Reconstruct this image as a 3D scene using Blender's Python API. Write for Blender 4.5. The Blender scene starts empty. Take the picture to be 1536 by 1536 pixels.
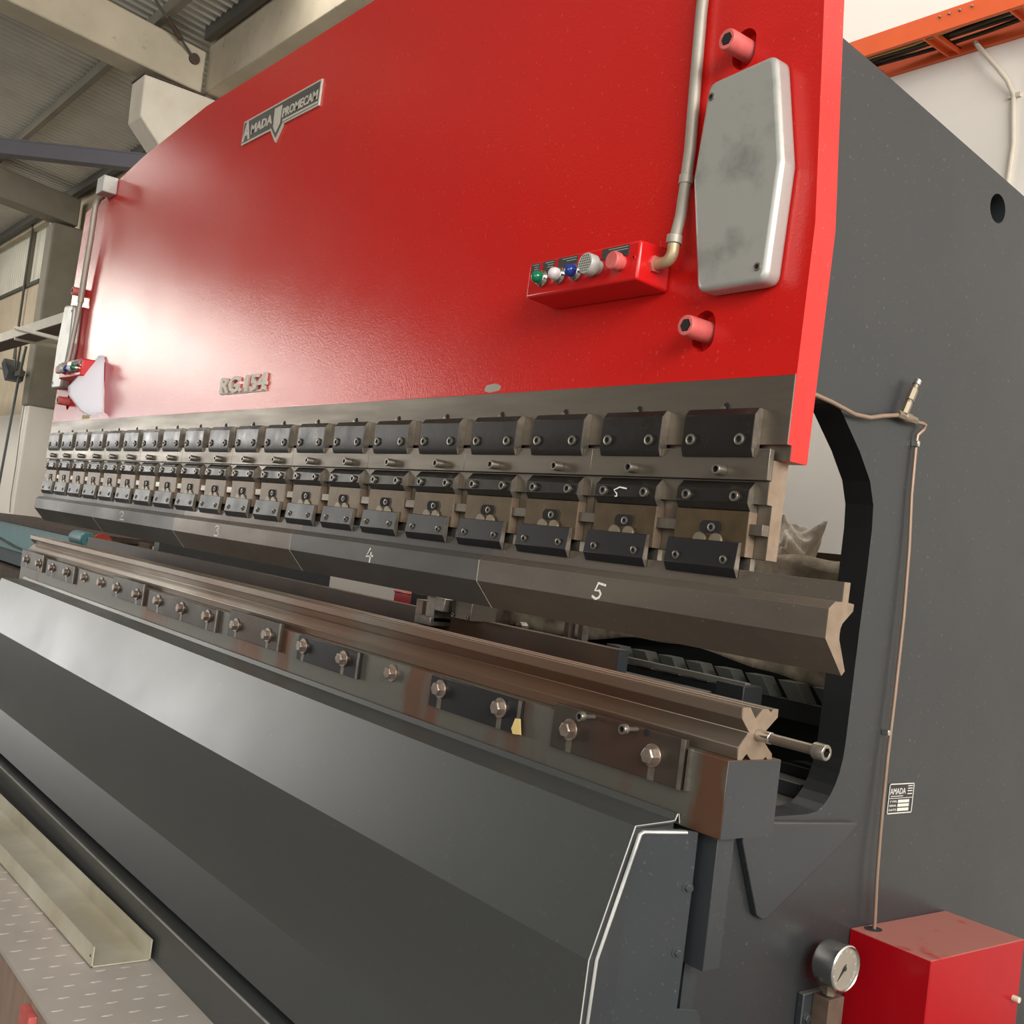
import bpy, bmesh, math, random
from mathutils import Vector, Matrix
S = bpy.context.scene
COL = S.collection
PI = math.pi
random.seed(7)

# ---------------------------------------------------------------- camera, world, big lights, exposure
cam_d = bpy.data.cameras.new('camera')
cam = bpy.data.objects.new('camera', cam_d)
COL.objects.link(cam)
cam_d.sensor_width = 36.0
cam_d.lens = 36.0 * 1640.0 / 1536.0
cam_d.clip_start = 0.05
cam_d.clip_end = 200
cam.matrix_world = Matrix((
    (0.6109848, -0.0472212, 0.7902327, 0.934600),
    (0.7816239, -0.1223225, -0.6116382, -1.334199),
    (0.1255455, 0.9913664, -0.0378279, 1.132895),
    (0, 0, 0, 1)))
S.camera = cam
vs = S.view_settings
S.display_settings.display_device = 'sRGB'
vs.view_transform = 'Standard'
vs.look = 'None'
vs.exposure = 0.0
vs.gamma = 1.0
vs.use_curve_mapping = False

W = bpy.data.worlds.new('daylight')
S.world = W
W.use_nodes = True
bgn = W.node_tree.nodes['Background']
bgn.inputs['Color'].default_value = (1.0, 0.97, 0.92, 1)
bgn.inputs['Strength'].default_value = 0.42


def area(name, loc, target, sx, sy, power, color=(1, 1, 1), spread=180):
    d = bpy.data.lights.new(name, 'AREA')
    d.shape = 'RECTANGLE'
    d.size, d.size_y = sx, sy
    d.energy = power
    d.color = color
    d.spread = math.radians(spread)
    o = bpy.data.objects.new(name, d)
    COL.objects.link(o)
    o.location = loc
    v = Vector(target) - Vector(loc)
    o.rotation_euler = v.to_track_quat('-Z', 'Y').to_euler()
    return o


# daylight through the shop's openings, plus an added fill over the far bay
area('daylight_end_window', (-19.85, -4.75, 4.38), (0, -4.75, 4.38), 1.7, 1.85, 125, (1.0, 0.97, 0.88))
area('daylight_end_window_two', (-19.85, -8.55, 4.0), (0, -8.55, 4.0), 2.7, 1.2, 125, (1.0, 0.97, 0.88))
area('daylight_end_door', (-19.85, -7.1, 1.65), (0, -7.1, 1.65), 4.6, 2.1, 310, (1.0, 0.98, 0.95))
area('daylight_side_door', (6.5, -2.0, 4.0), (0, -1.6, 2.0), 7.5, 2.8, 1000, (1.0, 0.97, 0.93))
area('daylight_front_door', (2.2, -9.5, 2.4), (0.5, 0, 2.0), 7.0, 4.4, 285, (1.0, 0.97, 0.92))
area('daylight_roof_strip', (-1.6, 1.55, 5.02), (-1.6, 1.75, 0), 9.0, 0.8, 165, (1.0, 0.96, 0.9))
area('fill_far_bay', (-14.5, -1.0, 5.3), (-14.5, 0.5, 0), 6.0, 1.6, 260, (1.0, 0.96, 0.88))  # added fill that brightens the far bay wall and column

# ---------------------------------------------------------------- materials
MATS = {}


def mat(name, c, rough=0.5, metal=0.0, c2=None, scale=6.0, amt=0.5, bump=0.0, bscale=60.0, spec=0.5, coat=0.0,
        rvar=0.0, dust=None, dust_amt=0.6, stretch=(1, 1, 1), speck=None, speck_amt=0.0, speck_scale=90.0, emit=0.0, lo=0.35, hi=0.65):
    m = bpy.data.materials.new(name)
    m.use_nodes = True
    nt = m.node_tree
    N, L = nt.nodes, nt.links
    b = N['Principled BSDF']
    b.inputs['Roughness'].default_value = rough
    b.inputs['Metallic'].default_value = metal
    b.inputs['Specular IOR Level'].default_value = spec
    b.inputs['Coat Weight'].default_value = coat
    b.inputs['Coat Roughness'].default_value = 0.15
    if emit:
        b.inputs['Emission Color'].default_value = (*c, 1)
        b.inputs['Emission Strength'].default_value = emit
    g = N.new('ShaderNodeNewGeometry')
    mp = N.new('ShaderNodeMapping')
    mp.inputs['Scale'].default_value = stretch
    L.new(g.outputs['Position'], mp.inputs['Vector'])
    nz = N.new('ShaderNodeTexNoise')
    nz.inputs['Scale'].default_value = scale
    nz.inputs['Detail'].default_value = 6
    nz.inputs['Roughness'].default_value = 0.6
    L.new(mp.outputs['Vector'], nz.inputs['Vector'])
    rp = N.new('ShaderNodeMapRange')
    rp.inputs['From Min'].default_value = lo
    rp.inputs['From Max'].default_value = hi
    rp.inputs['To Max'].default_value = amt
    L.new(nz.outputs['Fac'], rp.inputs['Value'])
    if c2 is None:
        c2 = tuple(x * 0.75 for x in c)
    mx = N.new('ShaderNodeMix')
    mx.data_type = 'RGBA'
    mx.inputs['A'].default_value = (*c, 1)
    mx.inputs['B'].default_value = (*c2, 1)
    L.new(rp.outputs['Result'], mx.inputs['Factor'])
    out = mx.outputs['Result']
    if speck:
        n2 = N.new('ShaderNodeTexNoise')
        n2.inputs['Scale'].default_value = speck_scale
        n2.inputs['Detail'].default_value = 3
        L.new(g.outputs['Position'], n2.inputs['Vector'])
        r2 = N.new('ShaderNodeMapRange')
        r2.inputs['From Min'].default_value = 0.66
        r2.inputs['From Max'].default_value = 0.72
        r2.inputs['To Max'].default_value = speck_amt
        L.new(n2.outputs['Fac'], r2.inputs['Value'])
        m2 = N.new('ShaderNodeMix')
        m2.data_type = 'RGBA'
        L.new(out, m2.inputs['A'])
        m2.inputs['B'].default_value = (*speck, 1)
        L.new(r2.outputs['Result'], m2.inputs['Factor'])
        out = m2.outputs['Result']
    if dust:
        sp = N.new('ShaderNodeSeparateXYZ')
        L.new(g.outputs['Normal'], sp.inputs['Vector'])
        r3 = N.new('ShaderNodeMapRange')
        r3.inputs['From Min'].default_value = 0.3
        r3.inputs['From Max'].default_value = 0.9
        r3.inputs['To Max'].default_value = dust_amt
        L.new(sp.outputs['Z'], r3.inputs['Value'])
        nd = N.new('ShaderNodeTexNoise')
        nd.inputs['Scale'].default_value = 14
        nd.inputs['Detail'].default_value = 5
        L.new(g.outputs['Position'], nd.inputs['Vector'])
        mr = N.new('ShaderNodeMapRange')
        mr.inputs['From Min'].default_value = 0.28
        mr.inputs['From Max'].default_value = 0.42
        L.new(nd.outputs['Fac'], mr.inputs['Value'])
        mm = N.new('ShaderNodeMath')
        mm.operation = 'MULTIPLY'
        L.new(r3.outputs['Result'], mm.inputs[0])
        L.new(mr.outputs['Result'], mm.inputs[1])
        m3 = N.new('ShaderNodeMix')
        m3.data_type = 'RGBA'
        L.new(out, m3.inputs['A'])
        m3.inputs['B'].default_value = (*dust, 1)
        L.new(mm.outputs['Value'], m3.inputs['Factor'])
        out = m3.outputs['Result']
    L.new(out, b.inputs['Base Color'])
    if rvar:
        rr = N.new('ShaderNodeMapRange')
        rr.inputs['From Min'].default_value = 0.3
        rr.inputs['From Max'].default_value = 0.7
        rr.inputs['To Min'].default_value = max(0.02, rough - rvar)
        rr.inputs['To Max'].default_value = rough + rvar
        L.new(nz.outputs['Fac'], rr.inputs['Value'])
        L.new(rr.outputs['Result'], b.inputs['Roughness'])
    if bump:
        n4 = N.new('ShaderNodeTexNoise')
        n4.inputs['Scale'].default_value = bscale
        n4.inputs['Detail'].default_value = 4
        L.new(mp.outputs['Vector'], n4.inputs['Vector'])
        bp = N.new('ShaderNodeBump')
        bp.inputs['Strength'].default_value = bump
        bp.inputs['Distance'].default_value = 0.004
        L.new(n4.outputs['Fac'], bp.inputs['Height'])
        L.new(bp.outputs['Normal'], b.inputs['Normal'])
    MATS[name] = m
    return m


mat('red_paint', (0.56, 0.013, 0.010), 0.18, c2=(0.52, 0.011, 0.009), scale=3, bump=0.12, bscale=240, spec=0.5, rvar=0.03,
    speck=(0.62, 0.13, 0.10), speck_amt=0.3, speck_scale=120)
mat('red_enamel', (0.60, 0.012, 0.012), 0.22, c2=(0.52, 0.008, 0.01), scale=4, bump=0.03, bscale=90, spec=0.5)
mat('red_cabinet', (0.32, 0.003, 0.007), 0.3, c2=(0.28, 0.002, 0.006), scale=4, spec=0.18, dust=(0.30, 0.125, 0.10), dust_amt=0.9)
mat('red_faded', (0.62, 0.14, 0.13), 0.5, c2=(0.5, 0.08, 0.07), scale=30, amt=0.8)
mat('grey_paint', (0.024, 0.026, 0.0275), 0.34, c2=(0.019, 0.021, 0.0235), scale=2.6, bump=0.02, bscale=9, spec=0.5, rvar=0.06,
    speck=(0.2, 0.2, 0.19), speck_amt=0.3, speck_scale=110)
mat('slate_paint', (0.028, 0.031, 0.034), 0.36, c2=(0.019, 0.022, 0.026), scale=4, bump=0.03, bscale=12, spec=0.5,
    speck=(0.15, 0.15, 0.15), speck_amt=0.3, speck_scale=150, dust=(0.14, 0.13, 0.11), dust_amt=0.6)
mat('apron_paint', (0.050, 0.053, 0.051), 0.34, c2=(0.044, 0.047, 0.046), scale=2.2, spec=0.55, rvar=0.03,
    speck=(0.16, 0.16, 0.15), speck_amt=0.2, speck_scale=110)
mat('black_paint_and_shade', (0.006, 0.007, 0.008), 0.55, c2=(0.010, 0.011, 0.012), scale=8)
mat('steel_ground', (0.205, 0.178, 0.142), 0.40, 0.75, c2=(0.125, 0.106, 0.083), scale=5, amt=0.8, bump=0.04, bscale=40, stretch=(0.35, 1, 3), rvar=0.08)
mat('steel_punch', (0.170, 0.142, 0.114), 0.47, 0.55, c2=(0.098, 0.080, 0.065), scale=3.0, amt=0.9, bump=0.05, bscale=50, stretch=(0.5, 1, 1.2), rvar=0.08,
    speck=(0.35, 0.3, 0.25), speck_amt=0.35, speck_scale=160)
mat('steel_punch_blue', (0.100, 0.097, 0.094), 0.48, 0.45, c2=(0.075, 0.068, 0.06), scale=3.0, amt=0.9, bump=0.05, bscale=50, stretch=(0.5, 1, 1.2), rvar=0.08)
mat('steel_die', (0.25, 0.225, 0.185), 0.36, 0.8, c2=(0.22, 0.14, 0.095), scale=1.6, amt=0.8, bump=0.04, bscale=40, stretch=(0.6, 1, 1.5), rvar=0.08)
mat('steel_bed', (0.150, 0.143, 0.120), 0.42, 0.6, c2=(0.17, 0.072, 0.036), scale=2.1, amt=0.9, lo=0.54, hi=0.62, bump=0.05, bscale=50, stretch=(1.4, 1, 0.6))
mat('steel_strip', (0.085, 0.074, 0.060), 0.40, 0.55, c2=(0.055, 0.042, 0.032), scale=7, amt=0.9, bump=0.04, bscale=60, rvar=0.06)
mat('steel_tan', (0.27, 0.20, 0.145), 0.45, 0.45, c2=(0.20, 0.145, 0.10), scale=40, amt=0.8, bump=0.03, bscale=120)  # on end faces this tan puts the side light into the colour
mat('steel_dark', (0.030, 0.026, 0.023), 0.33, 0.45, c2=(0.018, 0.016, 0.015), scale=16, amt=0.9, bump=0.04, bscale=70, rvar=0.08,
    speck=(0.12, 0.11, 0.10), speck_amt=0.25, speck_scale=160)
mat('steel_blue', (0.021, 0.021, 0.022), 0.38, 0.35, c2=(0.014, 0.014, 0.015), scale=14, amt=0.9, rvar=0.06)
mat('steel_brown', (0.120, 0.082, 0.042), 0.42, 0.6, c2=(0.075, 0.050, 0.026), scale=20, amt=0.9, bump=0.03, bscale=90)
mat('screw_steel', (0.30, 0.27, 0.23), 0.35, 0.8, c2=(0.19, 0.165, 0.135), scale=60, amt=0.8)
mat('bolt_steel', (0.48, 0.42, 0.36), 0.33, 0.85, c2=(0.33, 0.23, 0.18), scale=50, amt=0.8)
mat('chrome', (0.62, 0.61, 0.58), 0.22, 1.0, c2=(0.45, 0.43, 0.4), scale=30)
mat('hole_black', (0.006, 0.006, 0.006), 0.8)
mat('chalk', (0.82, 0.80, 0.74), 0.9, c2=(0.6, 0.58, 0.54), scale=180, amt=0.8)
mat('scribe', (0.42, 0.39, 0.33), 0.8)
mat('aluminium', (0.43, 0.43, 0.40), 0.40, 0.45, c2=(0.27, 0.275, 0.255), scale=8, amt=0.9, lo=0.52, hi=0.68, bump=0.02, bscale=200)
mat('conduit', (0.36, 0.33, 0.28), 0.5, 0.35, c2=(0.28, 0.25, 0.21), scale=25)
mat('conduit_elbow', (0.45, 0.35, 0.21), 0.45, 0.4, c2=(0.34, 0.24, 0.14), scale=40)
mat('copper', (0.30, 0.205, 0.15), 0.42, 0.5, c2=(0.23, 0.17, 0.125), scale=20)
mat('brass_dull', (0.25, 0.205, 0.145), 0.45, 0.6, c2=(0.17, 0.14, 0.10), scale=40)
mat('badge_dark', (0.085, 0.082, 0.075), 0.45, 0.3, c2=(0.11, 0.10, 0.09), scale=60)
mat('badge_light', (0.58, 0.54, 0.46), 0.5, 0.2, c2=(0.44, 0.41, 0.35), scale=60)
mat('plate_black', (0.02, 0.02, 0.02), 0.5)
mat('plate_print', (0.62, 0.60, 0.55), 0.6)
mat('label_black', (0.025, 0.024, 0.024), 0.6, c2=(0.05, 0.05, 0.05), scale=150)
mat('green_lens', (0.0, 0.17, 0.075), 0.18, spec=0.6)
mat('blue_lens', (0.01, 0.04, 0.26), 0.18, spec=0.6)
mat('white_lens', (0.66, 0.60, 0.60), 0.25)
mat('button_grey', (0.42, 0.42, 0.38), 0.5, 0.2, c2=(0.34, 0.33, 0.3), scale=60)
mat('paper', (0.80, 0.79, 0.86), 0.75, c2=(0.76, 0.75, 0.82), scale=12)
mat('yellow', (0.62, 0.47, 0.08), 0.6)
mat('tape_yellow', (0.72, 0.56, 0.22), 0.7, c2=(0.6, 0.42, 0.14), scale=120)
mat('cloth', (0.90, 0.84, 0.75), 0.95, c2=(0.62, 0.54, 0.45), scale=26, amt=0.9, bump=0.3, bscale=120)
mat('tarp', (0.50, 0.42, 0.31), 0.9, c2=(0.20, 0.165, 0.115), scale=16, amt=1.0, bump=0.5, bscale=60)
mat('wall_white', (0.82, 0.775, 0.71), 0.85, c2=(0.76, 0.71, 0.645), scale=1.3, amt=0.7, bump=0.05, bscale=30)
mat('wall_plaster', (0.62, 0.53, 0.40), 0.9, c2=(0.50, 0.41, 0.29), scale=1.6, amt=0.9, bump=0.06, bscale=20)
mat('concrete', (0.56, 0.49, 0.37), 0.9, c2=(0.44, 0.38, 0.28), scale=2.2, amt=0.9, bump=0.1, bscale=18, speck=(0.2, 0.17, 0.13), speck_amt=0.4, speck_scale=14)
mat('concrete_grey', (0.26, 0.24, 0.19), 0.9, c2=(0.21, 0.195, 0.155), scale=2.5, amt=0.9, bump=0.1, bscale=18)
mat('corbel_white', (0.76, 0.70, 0.60), 0.85, c2=(0.66, 0.58, 0.46), scale=4, amt=0.8)
mat('roof_sheet', (0.70, 0.69, 0.63), 0.5, 0.1, c2=(0.55, 0.54, 0.49), scale=1.2, amt=0.9)
mat('translucent_sheet', (0.62, 0.60, 0.50), 0.4, c2=(0.50, 0.48, 0.38), scale=2.0, amt=0.9, emit=0.12)
mat('purlin_steel', (0.11, 0.105, 0.09), 0.6, 0.2)
mat('crane_paint', (0.135, 0.130, 0.150), 0.5, c2=(0.11, 0.105, 0.12), scale=5)
mat('orange', (0.76, 0.115, 0.022), 0.5, c2=(0.64, 0.085, 0.02), scale=6)
mat('cable_dark', (0.045, 0.036, 0.027), 0.75, c2=(0.12, 0.085, 0.05), scale=20)
mat('cable_yellow', (0.50, 0.40, 0.10), 0.6)
mat('cable_cream', (0.60, 0.54, 0.44), 0.6)
mat('tray_cream', (0.62, 0.58, 0.49), 0.6)
mat('teal', (0.055, 0.24, 0.26), 0.45, c2=(0.045, 0.19, 0.21), scale=6, amt=0.9, dust=(0.16, 0.32, 0.32))
mat('teal_dark', (0.012, 0.05, 0.055), 0.6)
mat('motor_blue', (0.075, 0.235, 0.265), 0.45, c2=(0.06, 0.19, 0.22), scale=8)
mat('orange_red', (0.52, 0.055, 0.03), 0.5)
mat('rust_dark', (0.05, 0.035, 0.025), 0.8, c2=(0.10, 0.06, 0.04), scale=22, amt=1.0)
mat('gauge_rust', (0.40, 0.255, 0.16), 0.38, 0.7, c2=(0.18, 0.10, 0.055), scale=3, amt=1.0, stretch=(0.7, 1, 2))
mat('backstop_brown', (0.115, 0.066, 0.036), 0.55, 0.1, c2=(0.06, 0.035, 0.022), scale=3.2, amt=1.0, stretch=(0.8, 1, 2), bump=0.03)
mat('chain_plastic', (0.04, 0.048, 0.048), 0.5, c2=(0.065, 0.062, 0.045), scale=9, amt=0.9)
mat('dial_white', (0.24, 0.222, 0.18), 0.4, c2=(0.19, 0.172, 0.138), scale=40)
mat('checker_plate', (0.50, 0.455, 0.41), 0.5, 0.15, c2=(0.42, 0.385, 0.34), scale=3.5, amt=0.9, bump=0.03, bscale=60)
mat('galvanised', (0.60, 0.57, 0.47), 0.45, 0.25, c2=(0.44, 0.40, 0.29), scale=5, amt=0.9, bump=0.03, bscale=30)
mat('wood', (0.33, 0.215, 0.15), 0.8, c2=(0.22, 0.16, 0.13), scale=9, amt=0.9, stretch=(2.0, 1, 0.35))
mat('floor', (0.15, 0.138, 0.12), 0.7, c2=(0.11, 0.10, 0.088), scale=1.5, amt=0.9)
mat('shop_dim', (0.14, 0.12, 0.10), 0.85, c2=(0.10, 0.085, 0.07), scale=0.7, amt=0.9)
mat('lamp_grey', (0.10, 0.12, 0.12), 0.5)


def stain(name, color, spans, amount):
    """stains across given stretches of the thing's length, broken up by noise"""
    nt = MATS[name].node_tree
    N, L = nt.nodes, nt.links
    bs = N['Principled BSDF']
    src = bs.inputs['Base Color'].links[0].from_socket
    g = N.new('ShaderNodeNewGeometry')
    nz = N.new('ShaderNodeTexNoise')
    nz.inputs['Scale'].default_value = 9
    nz.inputs['Detail'].default_value = 5
    L.new(g.outputs['Position'], nz.inputs['Vector'])
    sp = N.new('ShaderNodeSeparateXYZ')
    L.new(g.outputs['Position'], sp.inputs['Vector'])
    wob = N.new('ShaderNodeMath')
    wob.operation = 'MULTIPLY_ADD'
    L.new(nz.outputs['Fac'], wob.inputs[0])
    wob.inputs[1].default_value = 0.10
    L.new(sp.outputs['X'], wob.inputs[2])
    acc = None
    for c, hw in spans:
        d = N.new('ShaderNodeMath')
        d.operation = 'SUBTRACT'
        L.new(wob.outputs[0], d.inputs[0])
        d.inputs[1].default_value = c + 0.05
        a = N.new('ShaderNodeMath')
        a.operation = 'ABSOLUTE'
        L.new(d.outputs[0], a.inputs[0])
        r = N.new('ShaderNodeMapRange')
        r.inputs['From Min'].default_value = hw
        r.inputs['From Max'].default_value = hw * 0.55
        r.inputs['To Max'].default_value = amount
        L.new(a.outputs[0], r.inputs['Value'])
        if acc is None:
            acc = r.outputs['Result']
        else:
            m = N.new('ShaderNodeMath')
            m.operation = 'MAXIMUM'
            L.new(acc, m.inputs[0])
            L.new(r.outputs['Result'], m.inputs[1])
            acc = m.outputs[0]
    mx = N.new('ShaderNodeMix')
    mx.data_type = 'RGBA'
    L.new(src, mx.inputs['A'])
    mx.inputs['B'].default_value = (*color, 1)
    L.new(acc, mx.inputs['Factor'])
    L.new(mx.outputs['Result'], bs.inputs['Base Color'])


stain('steel_bed', (0.150, 0.066, 0.034), [(-0.165, 0.045), (-0.99, 0.05), (-1.62, 0.05)], 0.9)
stain('steel_die', (0.215, 0.115, 0.070), [(-0.75, 0.55), (-1.5, 0.22)], 0.7)
stain('steel_strip', (0.085, 0.038, 0.026), [(-1.80, 0.07), (-0.36, 0.10)], 0.6)


# ---------------------------------------------------------------- mesh helpers
class MB:
    def __init__(self):
        self.v, self.f, self.dark = [], [], set()

    def add(self, v, f):
        k = len(self.v)
        self.v += [tuple(p) for p in v]
        self.f += [tuple(i + k for i in q) for q in f]
        return self

    def box(self, x0, x1, y0, y1, z0, z1):
        return self.add([(x, y, z) for x in (x0, x1) for y in (y0, y1) for z in (z0, z1)],
                        [(0, 1, 3, 2), (4, 6, 7, 5), (0, 4, 5, 1), (2, 3, 7, 6), (0, 2, 6, 4), (1, 5, 7, 3)])

    def prism(self, poly, axis, a0, a1):
        n = len(poly)
        def P(p, a):
            return {'X': (a, p[0], p[1]), 'Y': (p[0], a, p[1]), 'Z': (p[0], p[1], a)}[axis]
        v = [P(p, a0) for p in poly] + [P(p, a1) for p in poly]
        f = [tuple(range(n))[::-1], tuple(range(n, 2 * n))]
        f += [(i, (i + 1) % n, n + (i + 1) % n, n + i) for i in range(n)]
        return self.add(v, f)

    def rings(self, p, d, prof, n=24, hexa=()):
        """stack of rings along d from p: prof = [(h, r)], closed with caps; indices in hexa become hexagons"""
        d = Vector(d).normalized()
        a = d.orthogonal().normalized()
        if abs(d.z) < 0.9:
            a = d.cross(Vector((0, 0, 1))).normalized()
        b = d.cross(a)
        p = Vector(p)
        v, f = [], []
        for k, (h, r) in enumerate(prof):
            for i in range(n):
                t = 2 * PI * i / n
                q = r
                if k in hexa:
                    s = (t % (PI / 3)) - PI / 6
                    q = r * math.cos(PI / 6) / math.cos(s)
                v.append(p + d * h + (a * math.cos(t) + b * math.sin(t)) * q)
        for k in range(len(prof) - 1):
            for i in range(n):
                j = (i + 1) % n
                f.append((k * n + i, k * n + j, (k + 1) * n + j, (k + 1) * n + i))
        f.append(tuple(range(n))[::-1])
        f.append(tuple((len(prof) - 1) * n + i for i in range(n)))
        return self.add(v, f)

    def cyl(self, p0, p1, r, r1=None, n=24):
        p0, p1 = Vector(p0), Vector(p1)
        return self.rings(p0, p1 - p0, [(0, r), ((p1 - p0).length, r if r1 is None else r1)], n)

    def socket(self, p, d, r, h, n=24):
        """socket head cap screw head with a hexagonal recess"""
        self.rings(p, d, [(0, r), (h * 0.9, r), (h, r * 0.93), (h, r * 0.60), (h * 0.25, r * 0.52)], n, hexa=(3, 4))
        self.dark.add(len(self.f) - 1)
        for i in range(n):
            self.dark.add(len(self.f) - 3 - i)
        return self

    def hexhead(self, p, d, r, h, wr, wh):
        self.rings(p, d, [(0, wr), (wh, wr)], 28)
        return self.rings(Vector(p) + Vector(d) * wh, d, [(0, r), (h * 0.82, r), (h, r * 0.86)], 24, hexa=(0, 1, 2))

    def tube(self, path, r, n=10):
        P = [Vector(p) for p in path]
        v, f = [], []
        up = Vector((0.13, 0.31, 0.94))
        prev = None
        for k, p in enumerate(P):
            t = (P[min(k + 1, len(P) - 1)] - P[max(k - 1, 0)]).normalized()
            if prev is None:
                a = t.cross(up)
                if a.length < 0.05:
                    a = t.cross(Vector((1, 0, 0)))
                a.normalize()
            else:
                a = (prev - t * prev.dot(t)).normalized()
            prev = a
            b = t.cross(a)
            rr = r[k] if isinstance(r, (list, tuple)) else r
            for i in range(n):
                q = 2 * PI * i / n
                v.append(p + (a * math.cos(q) + b * math.sin(q)) * rr)
        for k in range(len(P) - 1):
            for i in range(n):
                j = (i + 1) % n
                f.append((k * n + i, k * n + j, (k + 1) * n + j, (k + 1) * n + i))
        f.append(tuple(range(n))[::-1])
        f.append(tuple((len(P) - 1) * n + i for i in range(n)))
        return self.add(v, f)

    def ribbon(self, pts, w, y, axis='Y', th=0.0006):
        """flat stroke of width w through 2-D points on the plane axis=y"""
        n = len(pts)
        Lf, Rt = [], []
        for i in range(n):
            a = Vector(pts[max(i - 1, 0)])
            b = Vector(pts[min(i + 1, n - 1)])
            t = (b - a).normalized()
            nn = Vector((-t.y, t.x)) * w / 2
            p = Vector(pts[i])
            Lf.append(p + nn)
            Rt.append(p - nn)
        for i in range(n - 1):
            self.prism([Lf[i], Lf[i + 1], Rt[i + 1], Rt[i]], axis, y - th, y)
        return self

    def sphere(self, c, r, n=20, m=10, half=None):
        c = Vector(c)
        v, f = [], []
        for j in range(m + 1):
            t = PI * j / m
            for i in range(n):
                q = 2 * PI * i / n
                v.append(c + Vector((math.sin(t) * math.cos(q), math.sin(t) * math.sin(q), math.cos(t))) * r)
        for j in range(m):
            for i in range(n):
                k = (i + 1) % n
                f.append((j * n + i, j * n + k, (j + 1) * n + k, (j + 1) * n + i))
        return self.add(v, f)

    def build(self, name, material, parent=None, bevel=0.0, seg=2, smooth=True, angle=0.6, dark='hole_black'):
        me = bpy.data.meshes.new(name)
        off = Vector((0, 0, 0))
        q = parent
        while q is not None:
            off += Vector(q.location)
            q = q.parent
        if parent is None and self.v:
            xs = [[p[i] for p in self.v] for i in range(3)]
            org = Vector(((min(xs[0]) + max(xs[0])) / 2, (min(xs[1]) + max(xs[1])) / 2, min(xs[2])))
        else:
            org = Vector((0, 0, 0))
        me.from_pydata([tuple(Vector(p) - off - org) for p in self.v], [], self.f)
        for i in self.dark:
            me.polygons[i].material_index = 1
        bm = bmesh.new()
        bm.from_mesh(me)
        bmesh.ops.remove_doubles(bm, verts=bm.verts, dist=1e-6)
        bmesh.ops.recalc_face_normals(bm, faces=bm.faces)
        bm.to_mesh(me)
        bm.free()
        me.materials.append(MATS[material])
        if self.dark:
            me.materials.append(MATS[dark])
        if smooth:
            for p in me.polygons:
                p.use_smooth = True
            me.set_sharp_from_angle(angle=angle)
        o = bpy.data.objects.new(name, me)
        COL.objects.link(o)
        o.location = org
        if parent is not None:
            o.parent = parent
        if bevel:
            b = o.modifiers.new('edge', 'BEVEL')
            b.width = bevel
            b.segments = seg
            b.limit_method = 'ANGLE'
            b.angle_limit = 0.5
            b.harden_normals = False
        return o


def empty(name, loc):
    o = bpy.data.objects.new(name, None)
    o.empty_display_size = 0.05
    COL.objects.link(o)
    o.location = loc
    return o


def tag(o, label, cat, group=None, kind=None):
    if label:
        o['label'] = label
    if cat:
        o['category'] = cat
    if group:
        o['group'] = group
    if kind:
        o['kind'] = kind
    return o


def thing(name, loc, label, cat, group=None):
    return tag(empty(name, loc), label, cat, group)


def struct(o, label=None, cat=None):
    o['kind'] = 'structure'
    if label:
        o['label'] = label
    if cat:
        o['category'] = cat
    return o


def copy_tree(o, parent=None):
    c = o.copy()
    COL.objects.link(c)
    c.parent = parent
    for ch in list(o.children):
        copy_tree(ch, c)
    return c


def round_poly(poly, r, n=5):
    out = []
    N = len(poly)
    for i in range(N):
        p0, p1, p2 = Vector(poly[i - 1]), Vector(poly[i]), Vector(poly[(i + 1) % N])
        a = (p0 - p1).normalized()
        b = (p2 - p1).normalized()
        ang = a.angle(b)
        d = min(r / math.tan(ang / 2), (p0 - p1).length * 0.45, (p2 - p1).length * 0.45)
        for k in range(n + 1):
            t = k / n
            out.append(tuple((p1 + a * d) * (1 - t) ** 2 + p1 * 2 * t * (1 - t) + (p1 + b * d) * t ** 2))
    return out


def text(mb, s, x0, x1, z0, z1, y, th=0.0008, axis='Y', shear=0.0, bold=0.0):
    """letters filling the rectangle, standing th proud of the plane; axis 'Y': on a face looking to -Y, 'X': on a face looking to +X"""
    cu = bpy.data.curves.new('lettering', 'FONT')
    cu.body = s
    cu.resolution_u = 2
    cu.shear = shear
    cu.offset = bold
    ob = bpy.data.objects.new('lettering', cu)
    COL.objects.link(ob)
    bpy.context.view_layer.update()
    dg = bpy.context.evaluated_depsgraph_get()
    me = bpy.data.meshes.new_from_object(ob.evaluated_get(dg))
    xs = [v.co.x for v in me.vertices]
    ys = [v.co.y for v in me.vertices]
    ax, bx, ay, by = min(xs), max(xs), min(ys), max(ys)
    def M(co, a):
        X = x0 + (co.x - ax) / (bx - ax) * (x1 - x0)
        Z = z0 + (co.y - ay) / (by - ay) * (z1 - z0)
        return (X, a, Z) if axis == 'Y' else (a, X, Z)
    sg = -1 if axis == 'Y' else 1
    n = len(me.vertices)
    bm = bmesh.new()
    bm.from_mesh(me)
    front = [M(v.co, y + sg * th) for v in bm.verts]
    back = [M(v.co, y) for v in bm.verts]
    faces = [tuple(v.index for v in f.verts) for f in bm.faces]
    walls = [tuple(v.index for v in e.verts) for e in bm.edges if len(e.link_faces) == 1]
    bm.free()
    mb.add(front + back, faces + [(a, b, b + n, a + n) for a, b in walls])
    bpy.data.objects.remove(ob)
    bpy.data.curves.remove(cu)
    bpy.data.meshes.remove(me)
    return mb

# ================================================================ the building
RZ = lambda y: 5.10 + 0.12 * (1.774 - y)          # roof height over the floor at depth y
FZ = -0.15

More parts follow.
